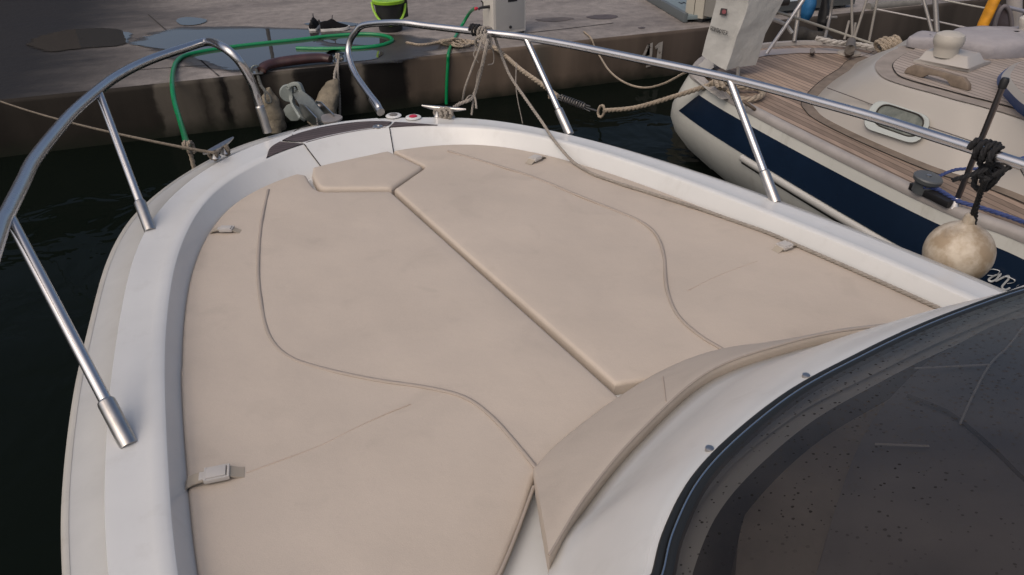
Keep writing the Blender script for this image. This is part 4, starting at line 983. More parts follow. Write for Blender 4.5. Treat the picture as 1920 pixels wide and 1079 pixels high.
m.rope(cr([rb+V((0, 0, .03)), wallP(628, 135, .05), wallP(627, 150, .1)], 6), .012)
loops(m, rb+V((0, 0, .045)), QA, .03, 2, .010, .04)
tag(m.build('fender_lashing', ROPEG), 'grey rope hanging from the right mooring ring beside the ragged fender', 'rope')

# aluminium gangway board lying on the quay, top centre right
gt = thing('gangway', P(1255, 10, ZQ), 'pale aluminium gangway board lying on the quay left of the cream pedestal', 'gangway')
ga, gb = P(1190, -22, ZQ+.05), P(1286, 34, ZQ+.05); d = (gb-ga).normalized(); x = V((d.y, -d.x, 0))*-1
ALU = mat('gangway_alu', (.20, .25, .26), .5, metal=.2, var=.15, vscale=20)
MB().box((ga+gb)/2+x*.22, (gb-ga)/2, x*.21, V((0, 0, .02))).build('tread_board', ALU, gt, bevel=.004)
for s in (0, .44):
    MB().box((ga+gb)/2+x*s+V((0, 0, .0)), (gb-ga)/2, x*.022, V((0, 0, .045))).build('side_rail', mat('gangway_rail', (.10, .115, .12), .5), gt, bevel=.004)
# worn number plate strokes on the board
for u, v in ((1276, 6), (1266, -2)): 
    mm_ = MB(); c = P(u, v, ZQ+.0725); mm_.box(c, d*.045, x*.008, V((0, 0, .001))); mm_.box(c+x*.05, d*.045, x*.008, V((0, 0, .001))); mm_.box(c+x*.025, d*.008, x*.022, V((0, 0, .001))); mm_.build('board_marking', BLKP, gt)

# second low pale bench-like board behind the sailboat stern
bt = thing('quay_bench', P(1500, 22, ZQ), 'long pale low board with dark front edge on the quay behind the sailboat', 'bench')
ba = wallP(1440, 22, -.25); bb = wallP(1600, 4, -.25); ba.z = bb.z = ZQ+.10
MB().box((ba+bb)/2+QB*.16, (bb-ba)/2, QB*.16, V((0, 0, .02))).build('top_board', mat('bench_top', (.33, .37, .39), .5, var=.1), bt, bevel=.005)
MB().box((ba+bb)/2-QB*.012+V((0, 0, -.02)), (bb-ba)/2, QB*.012, V((0, 0, .045))).build('front_edge', mat('bench_edge', (.06, .065, .065), .6), bt)
for f_ in (.08, .5, .92): MB().box(ba.lerp(bb, f_)+QB*.16-V((0, 0, .06)), QA*.03, QB*.12, V((0, 0, .04))).build('leg', mat('bench_leg', (.08, .08, .08), .6), bt)
# pale pipe along the quay edge on the far right
m = MB(); m.tube([Ppl(1628, 14, Q(0, .1, 0), QB), Ppl(1722, 5, Q(0, .1, 0), QB)], .045, 14)
tag(m.build('quay_pipe', mat('pipe_grey', (.2, .19, .17), .6, var=.3)), 'grey pipe lying along the quay edge beyond the sailboat', 'pipe')

# ================================================================ SAILBOAT
ZD = .70
AX = (P(1920, 452, ZD)-P(1303, 150, ZD)); AX.z = 0; AX.normalize()      # from the stern towards its bow
AN = V((-AX.y, AX.x, 0))                                               # across, away from us
if AN.x < 0: AN = -AN
yt = thing('sailboat', P(1500, 262, 0)+V((.6, 0, 0)), 'white sailboat with a navy stripe and teak decks, stern to the quay', 'sailboat')
near = [P(u, v, ZD) for u, v in ((1920, 452), (1834, 420), (1770, 394), (1689, 356), (1551, 287), (1460, 240), (1400, 208), (1353, 182), (1310, 155), (1288, 139))]
near = [V((4.6, -4, ZD)), V((3.6, -1.4, ZD)), V((2.72, 1.1, ZD)), V((2.4, 1.95, ZD))]+near
farp = [P(u, v, ZD) for u, v in ((1302, 118), (1345, 100), (1400, 91), (1450, 85), (1510, 82), (1570, 85), (1625, 92))]+[V((3.0, 5.55, ZD)), V((3.5, 5.0, ZD)), V((4.0, 4.0, ZD)), V((4.6, 2.2, ZD)), V((5.3, -.5, ZD)), V((5.6, -4, ZD))]
ol = resample(cr(near, 8), 260)+resample(cr(farp, 8), 200)
def smoothpoly(p, k):
    for _ in range(k): p = [p[0]]+[(p[i-1]+p[i]*2+p[i+1])/4 for i in range(1, len(p)-1)]+[p[-1]]
    return p
ol = smoothpoly(ol, 3)
def off(c, d):
    out = []
    for i, p in enumerate(c):
        t = (c[min(i+2, len(c)-1)]-c[max(i-2, 0)]); t.z = 0; t.normalize(); out.append(p+V((t.y, -t.x, 0))*d)
    return out
OUTS = 1 if (off(ol, .1)[100]-ol[100]).dot(AN) < 0 else -1
cen = P(1600, 200, ZD)
def aft_f(p): return max(0, min(1, 1-((p-ol[259]).dot(AX))/1.6))
def hullrow(z, o, aft):
    r_ = []
    for i, p in enumerate(off(ol, o*OUTS)):
        q = p-AX*aft*aft_f(ol[i]); r_.append(V((q.x, q.y, z)))
    return r_
HW = [(.70, .0, 0), (.66, .004, .02), (.60, .012, .05), (.50, .022, .10), (.42, .022, .15), (.34, .005, .19), (.24, -.04, .20), (.12, -.13, .16), (.0, -.26, .06), (-.3, -.6, -.3)]
MB().grid([hullrow(*h) for h in HW]).build('hull', mat('yacht_gel', (.60, .60, .55), .3, var=.08, vscale=3), yt, smooth=80)
grime(bpy.data.materials['yacht_gel'], (.25, .23, .17), amt=.35); grime(FENDM, (.16, .12, .08), .56, .72, .4, (10, 10, 16))
# navy stripe and strake laid 3-4 mm proud of the topside
def hrow(z, extra, i0, i1, shift=None):
    zs = [h[0] for h in HW][::-1]; o = np.interp(z, zs, [h[1] for h in HW][::-1]); a = np.interp(z, zs, [h[2] for h in HW][::-1])
    return hullrow(z, o+extra, a)[i0:i1]
ist = min(range(260), key=lambda i: (ol[i]-P(1322, 162, ZD)).length)
def proj(p):
    d_ = V(p)-V(CP); w_ = d_.dot(V(fw)); return 960+FPX*d_.dot(V(RT))/w_, 539.5-FPX*d_.dot(V(UP))/w_
rows2 = []
for z in (.632, .60, .55, .50, .452):
    f_ = (.632-z)/.18; u_, v_ = 1303-35*f_, 187+24*f_
    full = resample(hrow(z, .004, 0, 300), 1500); d2 = [(proj(p)[0]-u_)**2+(proj(p)[1]-v_)**2 for p in full[600:]]
    rows2.append(resample(full[:600+d2.index(min(d2))], 200))
MB().grid(rows2).build('navy_stripe', NAVY, yt, smooth=80)
i2 = min(range(260), key=lambda i: (ol[i]-P(1418, 216, ZD)).length)
rows = [resample(hrow(z, e, 0, i2), 200) for z, e in ((.447, .002), (.445, .016), (.435, .022), (.415, .022), (.405, .014), (.402, .002))]
MB().grid(rows).build('rubbing_strake', mat('strake', (.5, .49, .46), .4), yt, smooth=60)
rows = [resample(hrow(z, .0035, 0, i2), 200) for z in (.400, .385)]
MB().grid(rows).build('strake_black_line', GAP, yt)  # thin black line along the lower edge of the strake
# name lettering strokes on the stripe
hp0 = hrow(.54, .008, 0, 260); 
pA = min(hp0, key=lambda p: (p-P(1900, 500, .54)).length); pB = min(hp0, key=lambda p: (p-P(1800, 455, .54)).length)
nrm = (pB-pA).cross(V((0, 0, 1))).normalized()
if nrm.dot(V(CP)-pA) < 0: nrm = -nrm
def HP(x, y): return Ppl(1720+x/6.745, 400+y/6.745, pA+nrm*.012, nrm)
m = MB()
for st, wd in (([(905, 722), (960, 708), (1040, 732), (1010, 775), (960, 790), (890, 785)], 13), ([(1060, 762), (1045, 790), (975, 850), (925, 862), (905, 838), (960, 800), (1040, 770)], 13),
               ([(1045, 775), (1000, 830), (990, 860), (1080, 815), (1150, 795), (1155, 830), (1080, 915), (1075, 950), (1120, 968), (1175, 945)], 13), ([(1110, 800), (1180, 820), (1235, 850), (1210, 880), (1140, 890)], 13),
               ([(1210, 985), (1235, 940), (1290, 900), (1350, 893), (1420, 905), (1400, 950), (1330, 990)], 13), ([(800, 700), (840, 660), (890, 640), (930, 670)], 12)):
    c = cr([HP(*q) for q in st], 6); m.tube(c, wd/6.745/FPX*3.0, 6, flat=(1, .3))
m.build('hull_lettering', mat('letter_white', (.45, .47, .48), .5), yt)
# toe rail (bleached) , deck margin, teak
TEAK = lined('yacht_teak', (.27, .205, .16), (.085, .065, .053), tuple(AN), .045, .13, rough=.75, var=.5)
TEAKT = lined('yacht_teak_top', (.325, .28, .245), (.06, .05, .045), tuple(AN), .042, .11, rough=.75, var=.25)
RAILM = mat('bleached_rail', (.33, .305, .285), .6, var=.15, vscale=10)
o0 = [V((p.x, p.y, ZD)) for p in ol]
def orow(d, z): 
    return [V((p.x, p.y, z)) for p in off(ol, d*OUTS)]
MB().grid([orow(.004, .69), orow(.006, .712), orow(-.004, .728), orow(-.03, .733), orow(-.05, .728), orow(-.058, .705)]).build('toe_rail', RAILM, yt, smooth=50)
MB().grid([orow(-.056, .703), orow(-.13, .705)]).build('waterway', mat('waterway', (.33, .30, .28), .5, var=.1), yt)
inn = orow(-.085, .709)
bm = bmesh.new(); vs = [bm.verts.new(p) for p in inn]; f_ = bm.faces.new(vs); bmesh.ops.triangulate(bm, faces=[f_])
me = bpy.data.meshes.new('teak_deck'); bm.to_mesh(me); bm.free(); me.materials.append(TEAK); o = bpy.data.objects.new('teak_deck', me); COL.objects.link(o); o.parent = yt; o.matrix_parent_inverse = Matrix.Translation(-yt.location)
# hide the teak under the wide pale margin at the stern
MB().grid([[P(u, v, .714) for u, v in ((1400, 99), (1440, 93), (1500, 90), (1560, 91), (1620, 99), (1662, 108))], [P(u, v, .714) for u, v in ((1398, 112), (1440, 104), (1500, 99.5), (1560, 100), (1620, 106), (1655, 114))]]).build('stern_margin', mat('stern_margin', (.34, .30, .28), .5, var=.1), yt)
MB().grid([[P(u, v, .716) for u, v in ((1300, 146), (1325, 168), (1352, 187))], [P(u, v, .716) for u, v in ((1320, 137), (1352, 160), (1378, 184))]]).build('corner_pad', mat('corner_pad', (.38, .36, .33), .5, var=.1), yt)
# cabin trunk
base = [P(u, v, .712) for u, v in ((1920, 368), (1834, 338), (1774, 321), (1701, 293), (1611, 254), (1551, 224), (1532, 208), (1526, 192), (1553, 160), (1590, 134), (1632, 110))]
topp = [P(u, v, .985) for u, v in ((1912, 224), (1840, 202), (1790, 189), (1748, 177), (1690, 161), (1654, 147), (1640, 131), (1641, 117), (1661, 101), (1680, 92), (1699, 86))]
base = [base[0]+AX*3.5+V((.15, 0, 0)), base[0]+AX*.6]+base+[base[-1]+V((.7, .1, 0)), base[-1]+V((.9, -.5, 0))+AX*3]
topp = [topp[0]+AX*3.5+V((.15, 0, 0)), topp[0]+AX*.6]+topp+[topp[-1]+V((.55, .12, 0)), topp[-1]+V((.8, -.4, 0))+AX*3]
bs = cr(base, 6); tps = cr(topp, 6); assert len(bs) == len(tps)
YW = mat('yacht_trunk', (.37, .345, .31), .35, var=.06, vscale=3)
def lp_(f, z=None, dz=0): return [a.lerp(b, f)+V((0, 0, dz)) for a, b in zip(bs, tps)]
MB().grid([lp_(0), lp_(.06), lp_(.5, dz=.01), lp_(.9, dz=.006), lp_(.98, dz=.002), lp_(1.0, dz=-.001)]).build('cabin_trunk', YW, yt, smooth=70)
def flatpoly(name, pts, z, m, par):
    bm = bmesh.new(); vs = [bm.verts.new((p.x, p.y, z)) for p in pts]; f_ = bm.faces.new(vs); bmesh.ops.triangulate(bm, faces=[f_])
    if bm.faces[0:1] if False else False: pass
    bmesh.ops.recalc_face_normals(bm, faces=bm.faces)
    me = bpy.data.meshes.new(name); bm.to_mesh(me); bm.free(); me.materials.append(m); o = bpy.data.objects.new(name, me); COL.objects.link(o)
    o.parent = par; o.matrix_parent_inverse = Matrix.Translation(-par.location); return o
flatpoly('trunk_roof', tps, .984, YW, yt)
TEAKP = mat('teak_plain', (.30, .26, .225), .75, var=.25, vscale=9)
brd = [p for p in tps]
def inset_c(c, d): 
    cc = off(c, d); return cc if (cc[len(c)//2]-P(1800, 150, .985)).length < (c[len(c)//2]-P(1800, 150, .985)).length else off(c, -d)
flatpoly('teak_border', inset_c(tps, .006), .989, TEAKP, yt)
flatpoly('trunk_caulk', inset_c(tps, .094), .9925, GAP, yt)
flatpoly('trunk_planking', inset_c(tps, .099), .996, TEAKT, yt)
# base king plank round the trunk
kb = off(bs, .0); kb2 = inset_c(bs, -.07)
kb2 = off(bs, .07) if (off(bs, .07)[40]-bs[40]).dot(AN) < 0 else off(bs, -.07)
MB().grid([[V((p.x, p.y, .7125)) for p in bs], [V((p.x, p.y, .7125)) for p in kb2]]).build('king_plank', mat('king_plank', (.2, .16, .125), .75, var=.35, vscale=12), yt)
kc = [V((a.x, a.y, .7135)) for a in kb2]; MB().tube(kc, .0022, 6).build('deck_caulk', GAP, yt)
# portlight
pa, pbb, pc = P(1611, 256, .712), P(1774, 323, .712), P(1748, 177, .985)
pn = (pbb-pa).cross(pc-pa).normalized(); 
if pn.dot(V(CP)-pa) < 0: pn = -pn
def SP(u, v, o_=.012): return Ppl(u, v, pa+pn*o_, pn)
def rr(cs, k, o_, f=.22):
    """rounded quad from four pixel corners"""
    q = [SP(*c, o_) for c in cs]; pts = []; c = sum(q, V())/4
    q = [c+(p-c)*k for p in q]
    for i in range(4):
        p = q[i]; a = q[i-1]; b = q[(i+1) % 4]; ra_ = f*.09/ (p-a).length; rb_ = f*.09/(b-p).length
        A1 = p.lerp(a, min(.45, ra_*4)); B1 = p.lerp(b, min(.45, rb_*4))
        for t_ in np.linspace(0, 1, 7): pts.append(A1.lerp(p, t_).lerp(p.lerp(B1, t_), t_))
    return pts
cs = [(1640, 184), (1752, 221), (1722, 274), (1612, 238)]; ci = [(1652, 192), (1738, 220), (1718, 262), (1634, 232)]
pf = MB().grid([rr(cs, 1.0, .0), rr(cs, 1.0, .022), rr(cs, .985, .030), rr(ci, 1.06, .030), rr(ci, 1.0, .024)], cu=True).build('portlight', mat('portlight_frame', (.40, .43, .41), .4), yt, smooth=40)
gl_ = MB(); q = rr(ci, 1.0, .0245); gl_.add(q, [tuple(range(len(q)))]); gl_.build('pane', mat('port_glass', (.17, .18, .15), .12, col2=(.09, .1, .085), vscale=16, spec=.6), pf)
gs = MB(); gs.tube(rr(ci, 1.0, .027), .0045, 6, closed=True); gs.build('gasket', GAP, pf)
WR = mat('wire', (.09, .08, .075), .5)
MB().tube(cr([SP(1551, 165, .02), SP(1600, 183, .02), SP(1644, 200, .02)], 4), .0025, 6).build('trunk_wire', WR, yt)
wl = MB(); wl.tube(cr([SP(1742, 238, .02), SP(1830, 268, .02), SP(1935, 306, .02)], 4), .0025, 6)
wl.build('trunk_wire', WR, yt)
# teak handrail on the trunk
ha, hb = P(1694, 137, .998), P(1815, 171, .998); hd = (hb-ha); hl = hd.length; hd.normalize()
prof = [(0, 0), (0.01, .03), (.05, .058), (hl-.05, .058), (hl-.01, .03), (hl, 0), (hl-.10, 0), (hl-.13, .022), (hl-.18, .03), (.20, .03), (.14, .022), (.11, 0)]
MB().prism([ha+hd*s+V((0, 0, h)) for s, h in prof], V((hd.y, -hd.x, 0))*-.03).build('handrail', mat('handrail_teak', (.21, .165, .125), .7, var=.3, vscale=20), yt, bevel=.006)
# vent box with mushroom
vb = [P(u, v, .997) for u, v in ((1711, 117), (1817, 136), (1858, 119), (1760, 101))]
vt = [P(u, v, 1.065) for u, v in ((1736, 95), (1815, 106), (1838, 99), (1765, 84))]
vm = [P(u, v, 1.02) for u, v in ((1722, 111), (1815, 130), (1848, 117), (1765, 98))]
m = MB().grid([vb, [a+V((0, 0, .012)) for a in vb], vm, vt], cu=True); m.add(vt, [(0, 1, 2, 3)]); vbx = m.build('dorade_box', mat('dorade', (.36, .34, .315), .4, var=.05), yt, bevel=.006)
mc = P(1773, 98, 1.065)
MB().lathe([(.066, -.02), (.066, .02), (.070, .035), (.079, .05), (.081, .075), (.072, .098), (.045, .110), (.02, .114), (0, .115)], mc, n=30).build('mushroom_vent', mat('vent_cream', (.40, .375, .33), .5), vbx)
MB().lathe([(.052, -.06), (.050, .03), (.058, .05), (.066, .07), (.064, .09), (.045, .108), (.02, .114), (0, .115)], P(1925, 64, 1.065), n=30).build('mushroom_vent', mat('vent_cream2', (.46, .43, .38), .5), yt)
# covered deck cushion
def slab(name, pxs, z0, z1, m, par, r=.03):
    pts = [P(u, v, z0) for u, v in pxs]; pts = resample(cr(pts, 6, True), 60, True); c = sum(pts, V())/len(pts)
    def sc_(k): return [c+(p-c)*k for p in pts]
    rows = [[V((p.x, p.y, z0)) for p in sc_(.97)], [V((p.x, p.y, z0+.3*(z1-z0))) for p in sc_(1.0)], [V((p.x, p.y, z0+.75*(z1-z0))) for p in sc_(.995)], [V((p.x, p.y, z1)) for p in sc_(.93)], [V((p.x, p.y, z1+.008)) for p in sc_(.6)], [V((p.x, p.y, z1+.01)) for p in sc_(.05)]]
    mb = MB().grid(rows, cu=True); mb.v = [tuple(V(p)+V((0, 0, 1))*noise.noise(V(p)*9)*.012) for p in mb.v]
    return mb.build(name, m, par, smooth=80)
cu_ = thing('covered_cushion', P(1800, 105, 1.0), 'grey-white fabric covered cushion lying on the sailboat cabin top', 'cushion')
slab('cushion_end', [(1698, 88), (1755, 94), (1780, 84), (1730, 76)], .995, 1.055, CUSHW, cu_)
slab('cushion_body', [(1790, 100), (1850, 112), (1935, 108), (2010, 96), (1990, 76), (1900, 74), (1810, 78), (1772, 84)], .995, 1.085, CUSHW, cu_)
# raised cockpit coaming with blue stripe at the right edge
A1 = cr([P(u, v, .99) for u, v in ((1985, 245), (1925, 222), (1888, 190), (1869, 158), (1876, 138), (1910, 120), (1990, 112))], 8)
A2 = cr([P(u, v, 1.07) for u, v in ((1985, 225), (1925, 200), (1893, 172), (1878, 150), (1884, 134), (1912, 117), (1990, 108))], 8)
A3 = cr([P(u, v, 1.10) for u, v in ((1985, 205), (1935, 188), (1908, 165), (1895, 146), (1899, 132), (1918, 116), (1990, 106))], 8)
MB().grid([A1, A2]).build('coaming_stripe', mat('stripe_blue', (.02, .075, .24), .5, var=.2), yt, smooth=70)
MB().grid([A2, A3]).build('coaming', YW, yt, smooth=70)
flatpoly('coaming_teak', A3, 1.1, TEAKT, yt)
# stanchion with black cap, turning block, blue rope
sb_ = P(1790, 386, .725); st_ = Py(1884, 152, sb_.y+.0)
so_ = MB().tube([sb_, st_], .0125, 14).build('lifeline_stanchion', mat('stanchion_dark', (.25, .22, .21), .3, metal=1), yt)
MB().lathe([(.016, -.03), (.017, .0), (.013, .012), (0, .014)], st_, (st_-sb_), 14).build('stanchion_cap', BLKP, so_)
MB().lathe([(.03, 0), (.026, .008), (.017, .04), (.0135, .045)], sb_-V((0, 0, .005)), n=18).build('stanchion_base', STEELR, so_)
bc = P(1741, 333, .80); blk = MB().lathe([(.045, -.075), (.047, -.02), (.062, -.016), (.064, 0), (.058, .006), (.02, .008), (0, .008)], bc, (.1, -.1, 1), 32).build('turning_block', mat('block_grey', (.075, .082, .085), .4), yt)
MB().box(bc+AX*.05-V((0, 0, .062)), AX*.11, AN*.035, V((0, 0, .016))).build('block_base', BLKP, yt, bevel=.005)
MB().lathe([(.011, 0), (.011, .004), (0, .005)], bc+V((0, 0, .008)), n=14).build('block_pin', STEELR, blk)
m = MB()
m.rope(cr([bc+V((.03, .03, -.03)), P(1790, 319, .80), P(1838, 316, .82), P(1900, 300, .86), P(1960, 290, .9)], 6), .008)
m.rope(cr([bc+V((-.03, -.03, -.035)), P(1755, 354, .765), P(1780, 368, .76), P(1800, 379, .755), P(1850, 393, .75), P(1920, 417, .75), P(2000, 450, .75)], 6), .010)
tag(m.build('blue_sheet', ROPEBL), 'blue sheet rope led round the grey turning block along the sailboat rail', 'rope')
# white canvas bag (covered outboard) on the stern quarter rail
BY = 4.95
def BP(u, v, d=0): return Py(u, v, BY+d)
bg_ = thing('covered_outboard', BP(1362, 132), 'white canvas covered outboard motor hung on the sailboat stern rail', 'outboard motor')
F = [[(1345, -28), (1350, -30), (1390, -32), (1405, -30)], [(1342, 8), (1365, 6), (1395, 8), (1403, 10)], [(1328, 60), (1345, 64), (1375, 72), (1381, 72)], [(1316, 104), (1328, 113), (1350, 126), (1362, 132)]]
fr_ = [[BP(u, v, .10-.03*i) for i, (u, v) in enumerate(r_)] for r_ in F]
dvec = V((.27, .14, 0))
rows = []
for j, r_ in enumerate(fr_):
    dv = dvec*(.85 if j > 1 else 1.0)
    r2 = [r_[0]]+r_[1:3]+[r_[3], r_[3]+dv*.5+V((0, 0, .004)), r_[3]+dv, r_[2]+dv+V((-.02, .06, 0)), r_[0]+dv+V((0, .02, 0))]
    rows.append(r2)
rows = [[sum(rows[0], V())/8+V((0, 0, .015))]*8, [p.lerp(sum(rows[0], V())/8, .25)+V((0, 0, .012)) for p in rows[0]]]+rows+[[p.lerp(sum(rows[-1], V())/8, .5)+V((0, 0, .0)) for p in rows[-1]]]
def rowsub(r_, k=4):
    out = []
    for i in range(len(r_)):
        for t_ in range(k): out.append(r_[i].lerp(r_[(i+1) % len(r_)], t_/k))
    return out
rws = [rowsub(r_) for r_ in rows]; R2 = []
for a, b in zip(rws, rws[1:]):
    for t_ in range(4): R2.append([p.lerp(q, t_/4) for p, q in zip(a, b)])
R2.append(rws[-1]); mb = MB().grid(R2, cu=True); mb.v = [tuple(V(p)+V((noise.noise(V(p)*7), noise.noise(V(p)*7+V((9, 0, 0))), 0))*.007) for p in mb.v]
mb.build('canvas_cover', CANV, bg_, smooth=40)
# sewn badge and faded word on the cover
bn = (fr_[3][3]-fr_[1][0]).cross(fr_[3][0]-fr_[1][0]).normalized()
if bn.dot(V(CP)-fr_[1][0]) < 0: bn = -bn
def FP(u, v, o_=.014): return Ppl(u, v, fr_[2][1]+bn*o_, bn)
MB().add([FP(*c) for c in ((1352, 15.5), (1364, 17), (1362, 30.5), (1349, 28))], [(0, 1, 2, 3)]).build('badge', mat('badge_dark', (.03, .025, .028), .6), bg_)
bd = MB(); cc = FP(1357.5, 22.5, .0165); ux = (FP(1364, 17, .0165)-FP(1352, 15.5, .0165)).normalized(); uy = bn.cross(ux)
bd.add([cc+ux*.014*math.cos(a)+uy*.014*math.sin(a) for a in np.linspace(0, 2*math.pi, 17)[:-1]], [tuple(range(16))]); bd.build('badge_emblem', mat('badge_red', (.22, .06, .07), .6), bg_)
LT = {'R': [[(0, 0), (0, 1), (.6, .95), (.6, .55), (0, .5)], [(.2, .5), (.65, 0)]], 'U': [[(0, 1), (0, .1), (.3, 0), (.6, .1), (.6, 1)]], 'N': [[(0, 0), (0, 1), (.6, 0), (.6, 1)]], 'D': [[(0, 0), (0, 1), (.45, .9), (.6, .5), (.45, .1), (0, 0)]],
      'O': [[(.3, 0), (0, .3), (0, .7), (.3, 1), (.6, .7), (.6, .3), (.3, 0)]], 'V': [[(0, 1), (.3, 0), (.6, 1)]], 'E': [[(.6, 1), (0, 1), (0, 0), (.6, 0)], [(0, .5), (.5, .5)]], 'F': [[(.6, 1), (0, 1), (0, 0)], [(0, .5), (.5, .5)]]}
m = MB(); wtx = 'RUNDOVER'; 
for i, ch in enumerate(wtx):
    a_u, a_v = 1332+i*4.1, 57+i*1.35
    for stt in LT[ch]:
        m.tube([FP(a_u+x*4.3+y*1.6, a_v+x*1.4-y*8.0, .016) for x, y in stt], .0021, 5)
m.build('cover_lettering', mat('print_grey', (.03, .03, .032), .6), bg_)
# stern fittings
WHT = mat('white_tube', (.36, .355, .34), .4, var=.1)
def ytube(name, pts, r, m=WHT, cyl=12): return MB().tube(cr(pts, 4) if len(pts) > 2 else pts, r, cyl).build(name, m, yt, smooth=80)
GT = mat('grey_tube', (.19, .18, .17), .4, metal=.3)
ytube('vane_gear_tube', [Py(1460, 8, 5.5), Py(1425, 60, 5.45)], .024)
ytube('vane_gear_head', [Py(1452, 2, 5.5), Py(1478, 0, 5.5)], .04, BLKP)
ytube('vane_gear_arm', [Py(1438, 22, 5.5), Py(1432, 30, 5.45), Py(1470, 45, 5.6), Py(1485, 62, 5.6)], .014)
ytube('vane_gear_leg', [Py(1426, 56, 5.45), Py(1415, 85, 5.35), P(1411, 110, .72)], .010, mat('dark_tube', (.05, .05, .048), .5))
ytube('backstay_strut', [Py(1512, -8, 5.6), P(1437, 101, .73)], .0135, mat('pale_steel', (.45, .44, .44), .3, metal=.6))
ytube('pushpit_rail', [Py(1455, 22, 5.5), Py(1540, 50, 5.75), Py(1640, 84, 5.6), Py(1690, 97, 5.2)], .010, mat('rope_wire', (.24, .23, .2), .7))
ytube('pushpit_post', [P(1489, 79, .73), Py(1498, 20, 6.0), Py(1500, -6, 6.0)], .016, GT)
ytube('pushpit_post', [P(1545, 80, .73), Py(1556, 32, 6.05), Py(1562, -6, 6.05)], .012, GT)
ytube('pushpit_brace', [Py(1550, 33, 6.05), Py(1569, 33, 6.05)], .012, GT)
mst = ytube('chainplate_post', [P(1592, 100, .72), P(1594, 92, .80), Py(1596, 78, 5.7)], .034, mat('post_brown', (.13, .115, .1), .6, var=.3))
MB().lathe([(.085, 0), (.08, .012), (.04, .014)], P(1592, 101, .712), n=24).build('post_collar', mat('collar_cream', (.33, .3, .26), .5), mst)
for p_, q_ in (((1598, 80), (1597, -6)), ((1600, 78), (1627, -6)), ((1600, 72), (1604, 44)), ((1625, 100), (1646, -6)), ((1583, 75), (1592, 40))):
    ytube('stay', [Py(*p_, 5.7), Py(*q_, 5.8)], .0095, mat('stay_grey', (.20, .185, .165), .6))
ytube('deck_post', [P(1523, 101, .712), P(1523, 95, .77)], .018, mat('post_dark', (.09, .08, .08), .5))
ytube('pushpit_post', [Py(1757, 62, 5.4), Py(1753, -6, 5.6)], .018, GT)
ytube('pushpit_post', [Py(1748, 62, 5.4), Py(1730, -6, 5.6)], .012, GT)
ytube('lifeline', [Py(1640, 17, 6.0), Py(1685, 26, 5.9), Py(1745, 38, 5.7), Py(1830, 56, 5.4), Py(1930, 72, 5.2)], .006, mat('lifeline_white', (.36, .34, .33), .5))
ytube('lifeline', [Py(1756, -2, 5.6), Py(1850, 16, 5.4), Py(1930, 26, 5.2)], .006, mat('lifeline_pale', (.3, .29, .26), .5))
ytube('boom_strut', [Py(1890, 14, 5.0), Py(1930, 24, 5.0)], .012, mat('strut_pale', (.36, .35, .38), .3, metal=.5))
# rope heaps on the stern
m = MB(); m.rope(cr([P(1330, 158, .76), P(1352, 152, .79), P(1372, 158, .77), P(1395, 164, .75), P(1420, 166, .74), P(1430, 176, .74), P(1418, 184, .74), P(1395, 187, .74), P(1376, 180, .75), P(1366, 168, .78)], 6), .019)
m.rope(cr([P(1340, 150, .78), P(1345, 160, .8), P(1352, 166, .77)], 6), .016); m.rope(cr([P(1350, 148, .78), P(1354, 160, .81), P(1360, 168, .77)], 6), .016)
tag(m.build('deck_rope', ROPEB), 'thick beige rope looped round the sailboat stern cleat', 'rope')
CLB = mat('cleat_bronze', (.16, .12, .09), .45, metal=.6)
MB().tube([P(1333, 152, .74), P(1325, 146, .77), P(1336, 140, .77)], .012, 8).build('stern_cleat', CLB, yt)
m = MB().tube([P(1400, 196, .73), P(1394, 190, .78), P(1408, 200, .75), P(1416, 206, .73)], .010, 8)
m.build('stern_cleat', CLB, yt)
m = MB()
for k in range(4): loops(m, P(1652+k*9, 88-k*1.5, .80), V((1, .3, .5)), .05+.008*(k % 2), 1.5, .013, .04)
tag(m.build('coiled_rope', ROPEB), 'coil of pale rope hung at the sailboat far rail', 'rope')
m = MB(); m.rope(cr([P(1530, 72, .80), P(1548, 76, .79), P(1570, 80, .78), P(1600, 83, .77), P(1650, 92, .77)], 6), .02)
tag(m.build('furled_line', mat('rope_white', (.42, .40, .37), .8, var=.3, vscale=40)), 'white line lying along the far rail of the sailboat stern', 'rope')
# dark rubber fender between pushpit posts
m = MB().tube(cr([Py(1490, 62, 6.05), Py(1515, 68, 6.05), Py(1545, 76, 6.0), Py(1560, 78, 6.0)], 5), [.04, .055, .06, .06, .055, .05, .05, .055, .06, .06, .055, .05, .045, .04, .035, .02], 12)
tag(m.build('dark_roll', mat('dark_roll', (.03, .027, .024), .8, bump=.7, bscale=20, dist=.02)), 'dark rolled cover lashed along the sailboat stern rail', 'cover')
# blue fender and black fender hanging behind the stern
def hang(name, pts, rad, m, label, cat):
    c = cr(pts, 6); rr_ = [float(np.interp(i/(len(c)-1), np.linspace(0, 1, len(rad)), rad)) for i in range(len(c))]
    mb = MB().tube(c, rr_, 18, flat=(1, .85)); mb.v = [tuple(V(p)+V((noise.noise(V(p)*10), noise.noise(V(p)*10+V((7, 0, 0))), 0))*.01) for p in mb.v]
    tag(mb.build(name, m, smooth=70), label, cat)
hang('blue_fender', [Py(1519, -20, 6.15), Py(1517, 0, 6.15), Py(1514, 20, 6.15), Py(1509, 40, 6.15)], [.05, .058, .068, .062, .03], BLUEF, 'blue fender hanging behind the sailboat stern posts', 'fender')
hang('black_fender', [Py(1549, -20, 6.2), Py(1547, 10, 6.2), Py(1544, 35, 6.2), Py(1541, 46, 6.2), Py(1538, 60, 6.2)], [.035, .033, .05, .055, .045, .015], BLKP, 'thin black fender hanging right of the blue one', 'fender')
